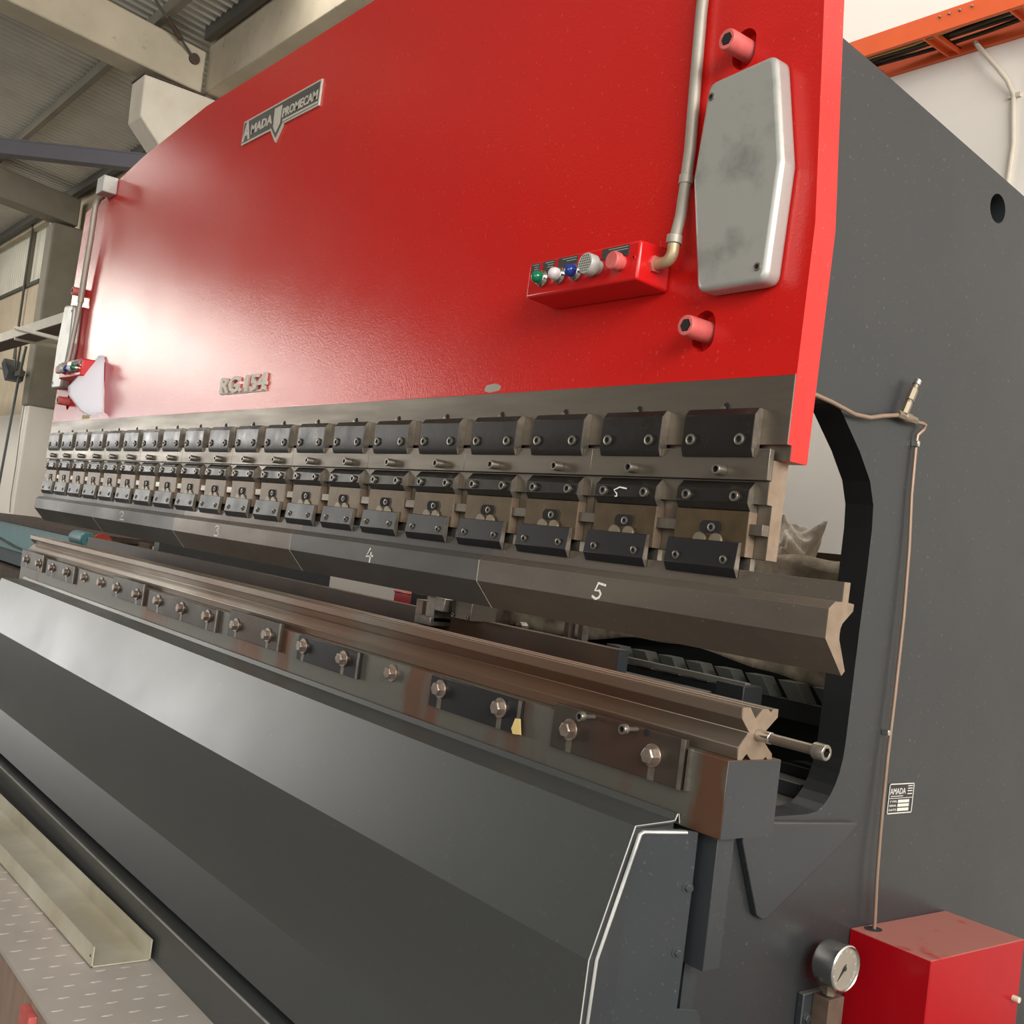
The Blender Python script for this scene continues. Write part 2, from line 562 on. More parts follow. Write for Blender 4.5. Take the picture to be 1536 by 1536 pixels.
struct(MB().box(-20.1, 7, -10, 3, FZ - 0.1, FZ).build('floor', 'floor', smooth=False), 'dusty concrete workshop floor', 'floor')
struct(MB().box(-8.2, 7, 2.2, 2.4, FZ, 5.05).build('wall_back', 'wall_white', smooth=False), 'white painted rear wall behind the press', 'wall')
lw = MB().box(-20.0, -8.2, 2.45, 2.65, 2.19, 4.085)
lw.box(-15.23, -8.2, 2.45, 2.65, 4.085, 5.0)
struct(lw.build('wall_back_far', 'wall_plaster', smooth=False), 'stained cream plaster wall in the far bay', 'wall')
struct(MB().box(-20.0, -8.2, 2.43, 2.65, FZ, 2.19).box(-8.25, -8.0, 2.2, 2.65, FZ, 5.05).build('wall_back_base', 'wall_white', smooth=False),
       'white lower half of the far bay wall', 'wall')
# end wall with its window and its door opening, front wall with a door opening
ew = MB()
ew.box(-20.3, -20.1, -10, 3, 5.4, 7).box(-20.3, -20.1, -3.8, 3, FZ, 5.4).box(-20.3, -20.1, -10, -9.4, FZ, 5.4)
ew.box(-20.3, -20.1, -9.4, -3.8, 2.7, 3.4).box(-20.3, -20.1, -6.4, -5.65, 3.4, 5.4)
struct(ew.build('wall_left', 'shop_dim', smooth=False), 'dim end wall of the workshop', 'wall')
fw = MB().box(-20.1, -1.5, -10.2, -10, FZ, 7).box(-1.5, 7, -10.2, -10, 4.7, 7)
struct(fw.build('wall_front', 'shop_dim', smooth=False), 'dim wall across the workshop', 'wall')


def sheet(x0, x1, pitch, amp, fn, nv=1):
    """corrugated sheet: fn(x, h, t) gives the point for wave height h and travel t in 0..1"""
    m = MB()
    n = int((x1 - x0) / pitch * 6)
    rows = []
    for t in range(nv + 1):
        rows.append([fn(x0 + (x1 - x0) * i / n, amp * math.sin(2 * PI * (x1 - x0) * i / n / pitch), t / nv) for i in range(n + 1)])
    vv = [p for r in rows for p in r]
    m.add(vv, [(t * (n + 1) + i, t * (n + 1) + i + 1, (t + 1) * (n + 1) + i + 1, (t + 1) * (n + 1) + i) for t in range(nv) for i in range(n)])
    return m


rf = sheet(-20, 7, 0.11, 0.040, lambda x, h, t: (x, 3.0 - 13 * t, RZ(3.0 - 13 * t) + 0.03 + h), 2)
o = struct(rf.build('ceiling', 'roof_sheet', angle=2.0), 'corrugated metal roof sheets seen from below', 'ceiling')
for k, y in enumerate((2.32, 1.74, 1.38, 0.20, -1.0, -2.2)):
    z = RZ(y)
    w = MB().box(-7.9 if k == 1 else -20, 7, y - 0.03, y + 0.03, z - 0.10, z + 0.012)
    struct(w.build('ceiling_purlin', 'purlin_steel' if k != 2 else 'concrete_grey'), 'steel purlin under the corrugated roof', 'purlin')['group'] = 'roof purlins'


def roof_beam(x0, x1, y0, z0, z1, m, label):
    b = MB().prism([(y0, z0), (y0, z1), (-9.9, z1 + 0.12 * (y0 + 9.9)), (-9.9, z0 + 0.10 * (y0 + 9.9))], 'X', x0, x1)
    return struct(b.build('roof_beam', m, bevel=0.015), label, 'beam')


roof_beam(-8.23, -7.93, 1.76, 4.58, 4.93, 'concrete', 'cream concrete roof beam ending above the white corbel')
roof_beam(-13.72, -13.40, 2.36, 4.52, 4.86, 'concrete_grey', 'grey concrete roof beam resting on the far column')
struct(MB().box(-7.99, 6.9, 1.80, 2.2, 4.60, 5.08).build('eave_beam', 'concrete', bevel=0.01), 'plastered eave beam running along the top of the rear wall', 'beam')
col = struct(MB().box(-8.25, -7.94, 1.62, 2.2, FZ, 4.2).build('concrete_column', 'corbel_white', bevel=0.01), 'white column with a flared corbel behind the red ram', 'column')
MB().prism([(1.29, 4.57), (1.30, 4.23), (1.49, 4.04), (1.62, 3.9), (2.2, 3.9), (2.2, 4.57)], 'X', -8.24, -7.935).build('corbel', 'corbel_white', col, bevel=0.012)
MB().box(-8.245, -7.93, 1.285, 1.8, 4.57, 4.585).build('bearing_pad', 'rust_dark', col)
col2 = struct(MB().box(-13.72, -13.405, 2.07, 2.45, 2.2, 4.5).build('concrete_column', 'concrete_grey', bevel=0.03), 'grey concrete column beside the translucent panels', 'column')
MB().box(-13.72, -13.41, 2.09, 2.43, FZ, 2.2).build('painted_base', 'wall_white', col2, bevel=0.02)
# translucent panels in the far bay wall
ts = sheet(-19.9, -15.25, 0.13, 0.026, lambda x, h, t: (x, 2.52 + h, 4.085 + 0.92 * t), 1)
wn = struct(ts.build('window_1', 'translucent_sheet', angle=2.0), 'ribbed translucent panels high in the far wall', 'window')
MB().box(-16.15, -16.05, 2.44, 2.50, 4.02, 5.0).build('mullion', 'concrete_grey', wn)
MB().box(-19.9, -15.25, 2.42, 2.48, 4.05, 4.10).build('sill', 'purlin_steel', wn)
MB().box(-19.9, -15.25, 2.40, 2.48, 4.90, 4.95).build('head_rail', 'concrete', wn)
struct(MB().box(-20.11, -20.09, -9.4, -3.8, 3.4, 5.4).build('window_2', 'translucent_sheet', smooth=False), 'pale window band high in the end wall', 'window')

br = thing('brace_rod', (-7.8, 1.5, 4.9), 'thin dark tie rod with a turnbuckle hooked on the cream roof beam', 'tie rod')
r0, r1 = Vector((-7.925, 1.66, 4.83)), Vector((-7.62, 1.05, 5.17))
MB().cyl(r0, r1, 0.011, n=8).build('rod', 'purlin_steel', br)
MB().cyl(r0.lerp(r1, 0.25), r0.lerp(r1, 0.5), 0.022, n=10).build('turnbuckle', 'rust_dark', br)
MB().rings(r0 + Vector((-0.004, 0, 0)), (1, 0, 0), [(0, 0.045), (0.02, 0.045)], 16).build('anchor_plate', 'rust_dark', br)

# jib crane arm, cable trays, lamp, cables
d = Vector((2.9, 3.0, 0)).normalized()
n_ = Vector((-d.y, d.x, 0))
m = MB()
A, B_ = Vector((-10.6, -1.33, 3.955)), Vector((-7.55, 1.90, 3.885))
for hw, za, zb in ((0.055, -0.065, -0.052), (0.055, 0.05, 0.063), (0.05, -0.055, 0.055)):
    q = [A + n_ * hw, A - n_ * hw, B_ - n_ * hw, B_ + n_ * hw]
    m.add([(p.x, p.y, p.z + za) for p in q] + [(p.x, p.y, p.z + zb) for p in q], [(0, 1, 2, 3), (4, 7, 6, 5), (0, 4, 5, 1), (1, 5, 6, 2), (2, 6, 7, 3), (3, 7, 4, 0)])
o = m.build('crane_arm', 'crane_paint')
struct(o, 'purple grey steel crane arm crossing below the corrugated roof', 'crane arm')

tr = thing('cable_tray', (-1.2, 2.1, 3.15), 'orange cable tray fixed along the white rear wall', 'cable tray')
MB().box(-2.6, 1.2, 1.996, 2.0, 3.148, 3.222).box(-2.6, 1.2, 2.0, 2.012, 3.148, 3.152).build('side_rail', 'orange', tr)
MB().box(-2.6, 1.2, 2.18, 2.198, 3.148, 3.222).build('side_rail', 'orange', tr)
for k in range(-3, 8):
    x = -1.345 + 0.32 * k
    MB().box(x, x + 0.006, 2.0, 2.18, 3.146, 3.168).box(x + 0.042, x + 0.048, 2.0, 2.18, 3.146, 3.168).box(x, x + 0.048, 2.0, 2.18, 3.164, 3.168).build('rung', 'orange', tr)
for x in (-1.276, -1.24, -1.2, -1.155):
    MB().sphere((x, 1.995, 3.203), 0.0055, 10, 6).build('bolt', 'screw_steel', tr)
cb = MB()
for k in range(13):
    y = 2.022 + 0.0115 * k
    cb.tube([(-2.6 + 0.2 * i, y + 0.008 * math.sin(i * 1.3 + k), 3.180 + 0.010 * (k % 3) + 0.0012 * k + 0.004 * math.sin(i + k * 2)) for i in range(20)], 0.008, 8)
tag(cb.build('cable_bundle', 'cable_dark'), 'dark cables lying in the orange tray', 'cables', kind='stuff')
tag(MB().tube([(-2.6 + 0.2 * i, 2.02 + 0.006 * i % 0.02, 3.158 + 0.004 * math.sin(i * .9)) for i in range(20)], 0.004, 8).build('yellow_cable', 'cable_yellow'),
    'thin yellow cable along the front of the orange tray', 'cable')
tag(MB().tube([(-1.235, 2.17, 3.165), (-1.205, 2.15, 3.13), (-1.168, 2.15, 3.085), (-1.125, 2.155, 3.03), (-1.098, 2.17, 2.99), (-1.08, 2.19, 2.94), (-1.072, 2.192, 2.85), (-1.062, 2.192, 2.765),
                (-1.066, 2.192, 2.632), (-1.085, 2.192, 2.4), (-1.09, 2.192, 2.1)], 0.0085, 10).build('wall_cable', 'cable_cream'),
    'cream cable curving from the orange tray down the white wall', 'cable')
tag(MB().box(-1.10, -1.055, 2.186, 2.2, 2.93, 2.945).build('cable_clip', 'cable_cream'), 'small clip holding the cream cable to the wall', 'clip')

tl = thing('cable_tray', (-12.5, 1.5, 2.78), 'cream cable tray on brackets beside the far column', 'cable tray')
MB().box(-16.5, -9.9, 1.50, 1.51, 2.80, 2.90).build('side_rail', 'tray_cream', tl)
MB().box(-16.5, -9.9, 1.51, 1.72, 2.795, 2.805).build('tray_floor', 'rust_dark', tl)
MB().box(-16.5, -9.9, 1.72, 1.73, 2.80, 2.90).build('side_rail', 'tray_cream', tl)
for x in (-15.4, -11.95):
    MB().tube([(x, 1.5, 2.79), (x, 2.45, 2.79)], 0.022, 8).build('bracket_arm', 'tray_cream', tl)
MB().tube([(-11.92, 1.49, 2.90), (-9.9, 1.49, 2.60)], 0.022, 8).build('brace', 'tray_cream', tl)

fl = thing('flood_lamp', (-13.9, 1.98, 2.5), 'dark floodlight hanging below the cream cable tray', 'lamp')
MB().prism([(-14.3, 2.74), (-14.18, 2.80), (-13.86, 2.62), (-13.9, 2.52), (-14.0, 2.50)], 'Y', 1.9, 2.1).build('housing', 'lamp_grey', fl, bevel=0.01)
MB().tube([(-13.84, 2.0, 3.0), (-13.88, 2.0, 2.6)], 0.012, 8).tube([(-14.1, 2.0, 3.0), (-13.95, 2.0, 2.62)], 0.012, 8).build('hanger', 'purlin_steel', fl)
MB().box(-13.9, -13.55, 1.97, 2.03, 2.56, 2.62).build('hanger_foot', 'purlin_steel', fl)
tag(MB().tube([(-13.74, 2.04, 2.95), (-13.80, 2.02, 2.5), (-13.86, 2.01, 1.9), (-13.93, 2.0, 1.2), (-13.97, 2.0, 0.6), (-14.0, 2.0, -0.14)], 0.017, 8).build('power_cable', 'lamp_grey'),
    'thick dark cable hanging down from the floodlight', 'cable')
tag(MB().tube([(-13.50, 2.06, 2.2), (-13.52, 2.06, 1.9), (-13.53, 2.07, 1.45), (-13.55, 2.07, 1.05), (-13.5, 2.07, 0.86)], 0.007, 8).build('thin_cord', 'conduit'),
    'thin cord hanging down the white base of the far column', 'cord')
tag(MB().tube([(-15.9, 2.40, 4.95), (-15.92, 2.40, 4.2), (-15.9, 2.40, 3.0)], 0.018, 8).build('drop_rod', 'purlin_steel'), 'thin steel rod in front of the translucent panels', 'rod')

# ================================================================ the press brake
XL, XR = -4.24, -0.137
mirror = lambda x: XL + XR - x
PB = thing('press_brake', (-2.19, 0.3, FZ), 'long red and dark grey press brake filling the picture', 'press brake')
half = [(XR, 1.352), (-0.135, 1.70), (-0.168, 2.06), (-0.195, 2.41), (-0.45, 2.455), (-0.68, 2.487), (-0.90, 2.518), (-1.53, 2.566)]
ram = half + [(mirror(x), z) for x, z in half[::-1]]
rp = MB().prism(ram, 'Y', 0.0105, 0.062)
rp.box(XL, XR, 0.0205, 0.062, 1.3276, 1.352)
rp.dark = {1}
RAM = rp.build('ram_plate', 'red_paint', PB, dark='slate_paint')


def cut(o, mb):
    c = mb.build('cutter', 'hole_black', smooth=False)
    c.location = Vector(c.location)
    b = o.modifiers.new('cut', 'BOOLEAN')
    b.object = c
    b.operation = 'DIFFERENCE'
    b.solver = 'EXACT'
    bpy.context.view_layer.update()
    dg = bpy.context.evaluated_depsgraph_get()
    me = bpy.data.meshes.new_from_object(o.evaluated_get(dg))
    o.modifiers.clear()
    old = o.data
    o.data = me
    bpy.data.meshes.remove(old)
    cm = c.data
    bpy.data.objects.remove(c)
    bpy.data.meshes.remove(cm)


def capsule(x, z, r, h, n=12):
    return [(x + r * math.cos(PI * i / n), z + h + r * math.sin(PI * i / n)) for i in range(n + 1)] + \
           [(x + r * math.cos(PI + PI * i / n), z - h + r * math.sin(PI + PI * i / n)) for i in range(n + 1)]


RB = [(-0.341, 1.546), (-0.326, 2.030)]
RB = RB + [(mirror(x), z) for x, z in RB]
cm_ = MB()
for x, z in RB:
    cm_.prism(capsule(x, z, 0.0245, 0.011), 'Y', -0.02, 0.034)
cut(RAM, cm_)
for i, (x, z) in enumerate(RB):
    b = MB().socket((x, 0.036, z), (0, -1, 0), 0.0185, 0.071).build('ram_bolt', 'red_faded', PB, bevel=0.0012)
    MB().rings((x, -0.0352, z), (0, -1, 0), [(0, 0.0105), (0.0005, 0.0105)], 24, hexa=(0, 1)).build('hex_recess', 'hole_black', b)
# bare machined strip along the lower edge of the ram
st = MB().box(XL + 0.0005, XR - 0.0005, 0.009, 0.012, 1.352, 1.461)
st.box(XL + 0.0005, XR - 0.0005, 0.019, 0.022, 1.328, 1.352)
MB.build(st, 'machined_strip', 'steel_ground', PB)
MB().box(XL, XR, 0.0085, 0.0105, 1.461, 1.4635).build('strip_edge', 'red_enamel', PB)
MB().box(XR - 0.0012, XR + 0.0003, 0.0086, 0.0098, 1.353, 1.461).build('worn_edge', 'dial_white', PB)
MB().prism(round_poly([(-0.952, 1.468), (-0.945, 1.480), (-0.915, 1.483), (-0.892, 1.477), (-0.897, 1.467), (-0.93, 1.464)], 0.006), 'Y', 0.0098, 0.0108).build('paint_chip', 'conduit', PB)
MB().box(-3.80, -3.70, 0.0098, 0.0108, 1.466, 1.482).build('sticker', 'yellow', PB)

# maker's badge
BX0, BX1, BZ0, BZ1 = -2.467, -1.932, 2.336, 2.415
out = [(BX0, BZ0), (BX0, BZ1), (BX1, BZ1), (BX1, BZ0), (-2.158, BZ0 + 0.001), (-2.202, 2.288), (-2.249, BZ0)]
bd = MB().prism(out, 'Y', 0.0045, 0.0105).build('maker_badge', 'badge_light', PB, bevel=0.001)
e = 0.006
inn = [(BX0 + e, BZ0 + e), (BX0 + e, BZ1 - e), (BX1 - e, BZ1 - e), (BX1 - e, BZ0 + e), (-2.165, BZ0 + e), (-2.202, 2.302), (-2.243, BZ0 + e)]
MB().prism(inn, 'Y', 0.0038, 0.0046).build('badge_face', 'badge_dark', bd)
tx = MB()
text(tx, 'A', -2.462, -2.403, 2.345, 2.408, 0.0038, bold=0.03)
text(tx, 'MADA', -2.398, -2.243, 2.357, 2.388, 0.0038, bold=0.03)
text(tx, 'PROMECAM', -2.172, -1.945, 2.357, 2.386, 0.0038, bold=0.03)
tx.box(-2.165, -1.94, 0.003, 0.0038, 2.343, 2.350)
tx.prism([(-2.232, 2.400), (-2.182, 2.400), (-2.182, 2.342), (-2.205, 2.318), (-2.228, 2.342)], 'Y', 0.003, 0.0038)
tx.build('badge_lettering', 'badge_light', bd, smooth=False)
# model badge
rg = MB().box(-2.362, -2.03, 0.0075, 0.0105, 1.513, 1.519).build('model_badge', 'badge_light', PB)
text(MB(), 'RG.154', -2.362, -2.03, 1.515, 1.567, 0.0105, th=0.008, bold=0.035).build('model_lettering', 'badge_light', rg, smooth=False)

# aluminium covers on both ends of the ram
cov = [(-0.360, 1.965), (-0.220, 1.977), (-0.182, 1.795), (-0.187, 1.603), (-0.330, 1.602), (-0.371, 1.80)]
for k in (0, 1):
    pl = cov if k == 0 else [(mirror(x), z) for x, z in cov][::-1]
    c = MB().prism(round_poly(pl, 0.02), 'Y', -0.030, 0.0105).build('end_cover', 'aluminium', PB, bevel=0.009, seg=4)
    c['label'] = 'grey aluminium cover'
    for (x, z) in ((-0.349, 1.938), (-0.205, 1.628)):
        x = x if k == 0 else mirror(x)
        MB().socket((x, -0.0296, z), (0, -1, 0), 0.0068, 0.0022).build('cover_screw', 'screw_steel', c)
MB().box(-3.85, -3.76, -0.050, 0.0105, 2.415, 2.485).build('ram_bracket', 'button_grey', PB, bevel=0.004)

# side plates with the throat
sp = [(0.068, 1.495), (0.068, 2.152), (0.25, 2.129), (0.376, 2.115), (0.913, 2.046), (1.388, 1.985), (1.388, FZ), (0.045, FZ), (0.045, 0.725),
      (0.395, 0.725), (0.424, 0.7295), (0.441, 0.741), (0.456, 0.756), (0.468, 0.775), (0.478, 0.798), (0.4845, 0.826), (0.487, 0.854), (0.490, 1.065), (0.493, 1.182), (0.4935, 1.266), (0.489, 1.312), (0.470, 1.356),
      (0.426, 1.407), (0.362, 1.466), (0.350, 1.476), (0.335, 1.482), (0.31, 1.485)]
def plate(x0, x1):
    q = MB().prism(sp, 'X', x0, x1)
    q.dark = set(range(2 + 8, len(q.f) - 1))            # shade in the throat put into the edge faces as black
    return q.build('side_plate', 'grey_paint', PB, smooth=False, dark='black_paint_and_shade')


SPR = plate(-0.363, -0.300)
cut(SPR, MB().rings((-0.36, 0.813, 1.989), (1, 0, 0), [(0.006, 0.031), (0.09, 0.031)], 32))
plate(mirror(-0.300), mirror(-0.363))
g = MB().prism([(0.200, 0.690), (0.262, 0.557), (0.278, 0.5485), (0.292, 0.5485), (0.303, 0.556), (0.50, 0.672), (0.535, 0.704), (0.20, 0.7225)], 'X', -0.2998, -0.286)
g.build('gusset_plate', 'slate_paint', PB, bevel=0.0015)
MB().box(-0.80, -0.37, 0.10, 0.66, 0.68, 0.722).build('cross_plate', 'slate_paint', PB)
gb = MB().box(-0.56, -0.40, 0.50, 0.62, 0.722, 0.752).build('guide_block', 'slate_paint', PB, bevel=0.002)
MB().box(-0.50, -0.42, 0.56, 0.66, 0.752, 0.775).build('guide_cap', 'black_paint_and_shade', gb, bevel=0.002)
sn = MB().box(-0.300, -0.2988, 0.649, 0.737, 0.713, 0.7735).build('serial_plate', 'plate_black', PB)
sl = MB()
for (a, b_, c_, d_) in ((0.649, 0.737, 0.7715, 0.7735), (0.649, 0.737, 0.713, 0.715), (0.649, 0.651, 0.713, 0.7735), (0.735, 0.737, 0.713, 0.7735), (0.649, 0.737, 0.7435, 0.7445),
                        (0.684, 0.724, 0.7345, 0.7405), (0.684, 0.724, 0.7265, 0.7325), (0.684, 0.724, 0.718, 0.724)):
    sl.box(-0.2988, -0.2982, a, b_, c_, d_)
text(sl, 'AMADA', 0.653, 0.708, 0.752, 0.764, -0.2988, 0.0006, 'X')
sl.box(-0.2988, -0.2982, 0.657, 0.70, 0.7475, 0.7488)
text(sl, 'TYPE', 0.655, 0.680, 0.7355, 0.7395, -0.2988, 0.0006, 'X')
text(sl, 'SERIAL', 0.655, 0.680, 0.7275, 0.7315, -0.2988, 0.0006, 'X')
text(sl, 'DATE', 0.655, 0.680, 0.719, 0.723, -0.2988, 0.0006, 'X')
for z in (0.767, 0.762, 0.757, 0.751):
    sl.box(-0.2988, -0.2982, 0.715, 0.732, z, z + 0.0018)
sl.build('plate_print', 'plate_print', sn, smooth=False)

# lower beam: block, web, apron, plinth
BX = -0.140
MB().box(XL, BX - 0.0006, -0.036, 0.087, 0.7485, 0.8668).build('bed_block', 'steel_bed', PB, bevel=0.0012)
MB().box(BX - 0.0006, BX, -0.0355, 0.0865, 0.749, 0.8662).build('bed_end', 'slate_paint', PB)
MB().box(XL, -0.157, -0.020, 0.018, 0.545, 0.7485).build('bed_web', 'slate_paint', PB, bevel=0.001)
MB().box(XL, -0.21, 0.0, 0.030, FZ, 0.548).build('bed_core', 'slate_paint', PB)
AX0, AX1 = -4.135, -0.222
ap = [(-0.0365, 0.752), (-0.0405, 0.7665), (-0.0435, 0.7665), (-0.048, 0.7565), (-0.060, 0.7555), (-0.133, 0.7525), (-0.196, 0.561), (-0.200, 0.288), (-0.232, 0.165), (-0.06, 0.165), (-0.0365, 0.50)]
MB().prism(ap, 'X', AX0, AX1 - 0.012).build('front_apron', 'apron_paint', PB, smooth=False)
rim = ap[2:9]
inner = [(-0.0435, 0.7625), (-0.049, 0.7530), (-0.060, 0.7520), (-0.1310, 0.7492), (-0.1925, 0.5605), (-0.1965, 0.2885), (-0.228, 0.166)]
MB().prism(rim + inner[::-1], 'X', AX1 - 0.012, AX1).build('apron_rim', 'apron_paint', PB, smooth=False)
MB().tube([(AX1, y, z) for y, z in [(-0.0372, 0.752), (-0.0405, 0.7662), (-0.0435, 0.7662), (-0.048, 0.7565), (-0.060, 0.7555), (-0.1325, 0.7525), (-0.1955, 0.561), (-0.1995, 0.30)]], 0.0011, 6).build('rim_edge', 'button_grey', PB)
# the closing panel of the apron leans back to the block
def lean(mb):
    mb.v = [(x + max(0, y + 0.13) * 0.44, y, z) for x, y, z in mb.v]
    return mb
ep2 = [(-0.1300, 0.748), (-0.060, 0.751), (-0.0365, 0.748), (-0.036, 0.660), (-0.0365, 0.560), (-0.0375, 0.482), (-0.006, 0.480), (0.0, 0.466), (0.0, 0.17), (-0.130, 0.17)]
ep1 = [(-0.1300, 0.748), (-0.130, 0.17), (-0.225, 0.17), (-0.195, 0.289), (-0.1915, 0.561)]
panel = lean(MB().prism(ep1, 'X', -0.227, -0.224).prism(ep2, 'X', -0.227, -0.224)).build('end_panel', 'slate_paint', PB, smooth=False)
for (y, z) in ((-0.043, 0.664), (-0.047, 0.566)):
    lean(MB().hexhead((-0.224, y, z), (1, 0, 0), 0.0055, 0.004, 0.0085, 0.0012)).build('panel_screw', 'slate_paint', panel)
lean(MB().tube([(-0.2225, -0.055, 0.7475), (-0.2225, -0.119, 0.7440), (-0.2225, -0.1235, 0.740), (-0.2225, -0.1795, 0.5595), (-0.2225, -0.1830, 0.46), (-0.2225, -0.186, 0.30)], 0.0029, 8)).build('weld_bead', 'aluminium', panel)
pl = MB().box(XL - 0.02, -0.235, -0.262, 0.12, FZ, 0.148)
pl.build('plinth', 'apron_paint', PB, smooth=False)
MB().box(XL - 0.02, -0.235, -0.2635, -0.2595, 0.1465, 0.1495).build('plinth_lip', 'aluminium', PB)

# die bolts: bare ones belong to the bed, the others to the clamp strips
BOLT = [-0.287 - 0.2015 * i for i in range(20)]
def bolt(x, y, parent):
    b = MB().hexhead((x, y, 0.842), (0, -1, 0), 0.0142, 0.013, 0.0190, 0.0034).build('hex_bolt', 'bolt_steel', parent, bevel=0.0006)
    return b
for i in (4, 14, 15):
    bolt(BOLT[i], -0.036, PB)
ORD = ['first', 'second', 'third', 'fourth', 'fifth', 'sixth', 'seventh', 'eighth', 'ninth', 'tenth']
ST = [(-0.538, -0.222, 0.803, 0.881, 'steel_strip', 'brown steel clamp strip on the bed front with two small cap screws', (0, 1)),
      (-0.930, -0.630, 0.803, 0.866, 'steel_blue', 'blue black clamp strip on the bed front with a yellow tape tag', (2, 3)),
      (-1.528, -1.225, 0.806, 0.866, 'steel_blue', 'blue black clamp strip on the bed front, third from the right end', (5, 6)),
      (-1.952, -1.630, 0.808, 0.880, 'steel_strip', 'rusty brown clamp strip on the bed front, fourth from the right end', (7, 8)),
      (-2.597, -2.035, 0.803, 0.867, 'steel_strip', 'longest clamp strip on the bed front, held by three bolts', (9, 10, 11)),
      (-2.961, -2.643, 0.809, 0.880, 'steel_strip', 'dark clamp strip on the bed front, third from the left end', (12, 13)),
      (-3.792, -3.420, 0.804, 0.871, 'steel_strip', 'dark clamp strip on the bed front, second from the left end', (16, 17)),
      (-4.214, -3.864, 0.808, 0.880, 'steel_strip', 'dark clamp strip at the far left end of the bed front', (18, 19))]
for k, (x0, x1, z0, z1, mm, lab, bl) in enumerate(ST):
    t = thing('clamp_strip', ((x0 + x1) / 2, -0.036, z0), lab, 'clamp strip', 'die clamp strips along the bed')
    MB().box(x0, x1, -0.045, -0.036, z0, z1).build('strip', mm, t, bevel=0.001)
    MB().box(x1 - 0.008, x1, -0.0462, -0.045, z0, z1).build('bright_edge', 'screw_steel', t)
    for i in bl:
        MB().box(BOLT[i] - 0.007, BOLT[i] + 0.007, -0.0458, -0.045, z0, z0 + 0.025).build('bolt_slot', 'screw_steel', t)
        bolt(BOLT[i], -0.045, t)
    if k == 0:
        MB().box(-0.216, -0.211, -0.044, -0.036, 0.804, 0.869).build('bright_edge', 'screw_steel', t)
        for x in (-0.433, -0.329):
            MB().rings((x, -0.045, 0.8755), (0, -1, 0), [(0, 0.0042), (0.025, 0.0042)]).socket((x, -0.070, 0.8755), (0, -1, 0), 0.0085, 0.010).build('cap_screw', 'screw_steel', t)
        MB().rings((-0.307, -0.0452, 0.8745), (0, -1, 0), [(0, 0.0062), (0.0006, 0.0062)]).build('screw_hole', 'hole_black', t)
tag(MB().prism([(-0.640, 0.832), (-0.626, 0.834), (-0.618, 0.806), (-0.642, 0.803), (-0.648, 0.812)], 'Y', -0.0475, -0.0463).build('tape_tag', 'tape_yellow'),
    'torn yellow tape tag stuck on the blue black clamp strip', 'tape')

# ================================================================ tooling
die = thing('lower_die', (-2.19, 0.029, 0.8645), 'long steel vee die lying on the bed block', 'die')
dp = [(-0.0133, 0.9465), (-0.0130, 0.929), (0.0078, 0.908), (-0.0142, 0.886), (-0.0128, 0.8668), (-0.003, 0.8668), (0.0069, 0.876), (0.0178, 0.8668), (0.0475, 0.8668), (0.0525, 0.8705), (0.0575, 0.8668),
      (0.0685, 0.8668), (0.0672, 0.875), (0.0445, 0.894), (0.0462, 0.911), (0.0712, 0.932), (0.0706, 0.9448), (0.0584, 0.9448), (0.0530, 0.9385), (0.0465, 0.9448), (0.0333, 0.9448), (0.0184, 0.929), (0.0035, 0.9465)]
MB().prism(dp, 'X', XL, -0.1446).build('die_body', 'steel_die', die, bevel=0.0014)
MB().prism(dp, 'X', -0.1446, -0.144).build('end_face', 'steel_tan', die)['label'] = 'end of the die with side light painted in tan'
sb = thing('stop_bolt', (-0.08, 0.0285, 0.896), 'long socket head bolt sticking out of the die end', 'bolt')
yz = lambda x: (x, 0.0285, 0.9045)
MB().cyl(yz(-0.144), yz(-0.118), 0.0093).build('collar', 'chrome', sb, bevel=0.001)
MB().cyl(yz(-0.118), yz(-0.038), 0.0080).build('shank', 'steel_die', sb)
MB().socket(yz(-0.039), (1, 0, 0), 0.0122, 0.021).build('bolt_head', 'screw_steel', sb, bevel=0.0008)

pp = [(-0.0012, 1.1523), (0.0128, 1.1523), (0.0122, 1.1238), (0.0266, 1.1224), (0.0264, 1.1123), (0.0045, 1.0935), (0.0012, 1.086), (0.0005, 1.078), (0.0012, 1.0703), (0.0227, 1.0259), (0.0158, 1.0191),
      (-0.0314, 1.0705), (-0.0310, 1.1128), (-0.0172, 1.1233), (-0.0012, 1.1237)]
DIG = {'1': [[(0.25, 0.85), (0.5, 1), (0.5, 0)], [(0.2, 0), (0.8, 0)]],
       '2': [[(0.05, 0.75), (0.2, 0.95), (0.55, 1), (0.85, 0.85), (0.8, 0.6), (0.45, 0.32), (0.05, 0.03), (1, 0.0)]],
       '3': [[(0.1, 0.85), (0.35, 1), (0.8, 0.95), (0.85, 0.75), (0.4, 0.58), (0.8, 0.5), (0.9, 0.25), (0.6, 0.03), (0.05, 0.1)]],
       '4': [[(0.55, 1), (0.05, 0.4), (1.0, 0.5)], [(0.7, 0.75), (0.6, 0)]],
       '5': [[(1.15, 0.92), (0.4, 1.0), (0.15, 0.5), (0.55, 0.55), (0.75, 0.35), (0.6, 0.1), (0.3, 0.0), (-0.1, 0.15)]]}
def chalk(mb, ch, x0, x1, z0, z1, y, w):
    for s in DIG[ch]:
        mb.ribbon([(x0 + (x1 - x0) * a, z0 + (z1 - z0) * b) for a, b in s], w, y)
    return mb
PLAB = {1: 'upper punch section chalked 1 at the far left end', 2: 'upper punch section chalked 2', 3: 'brownish upper punch section chalked 3',
        4: 'bluish upper punch section chalked 4', 5: 'nearest upper punch section chalked 5 with its profile end bare'}
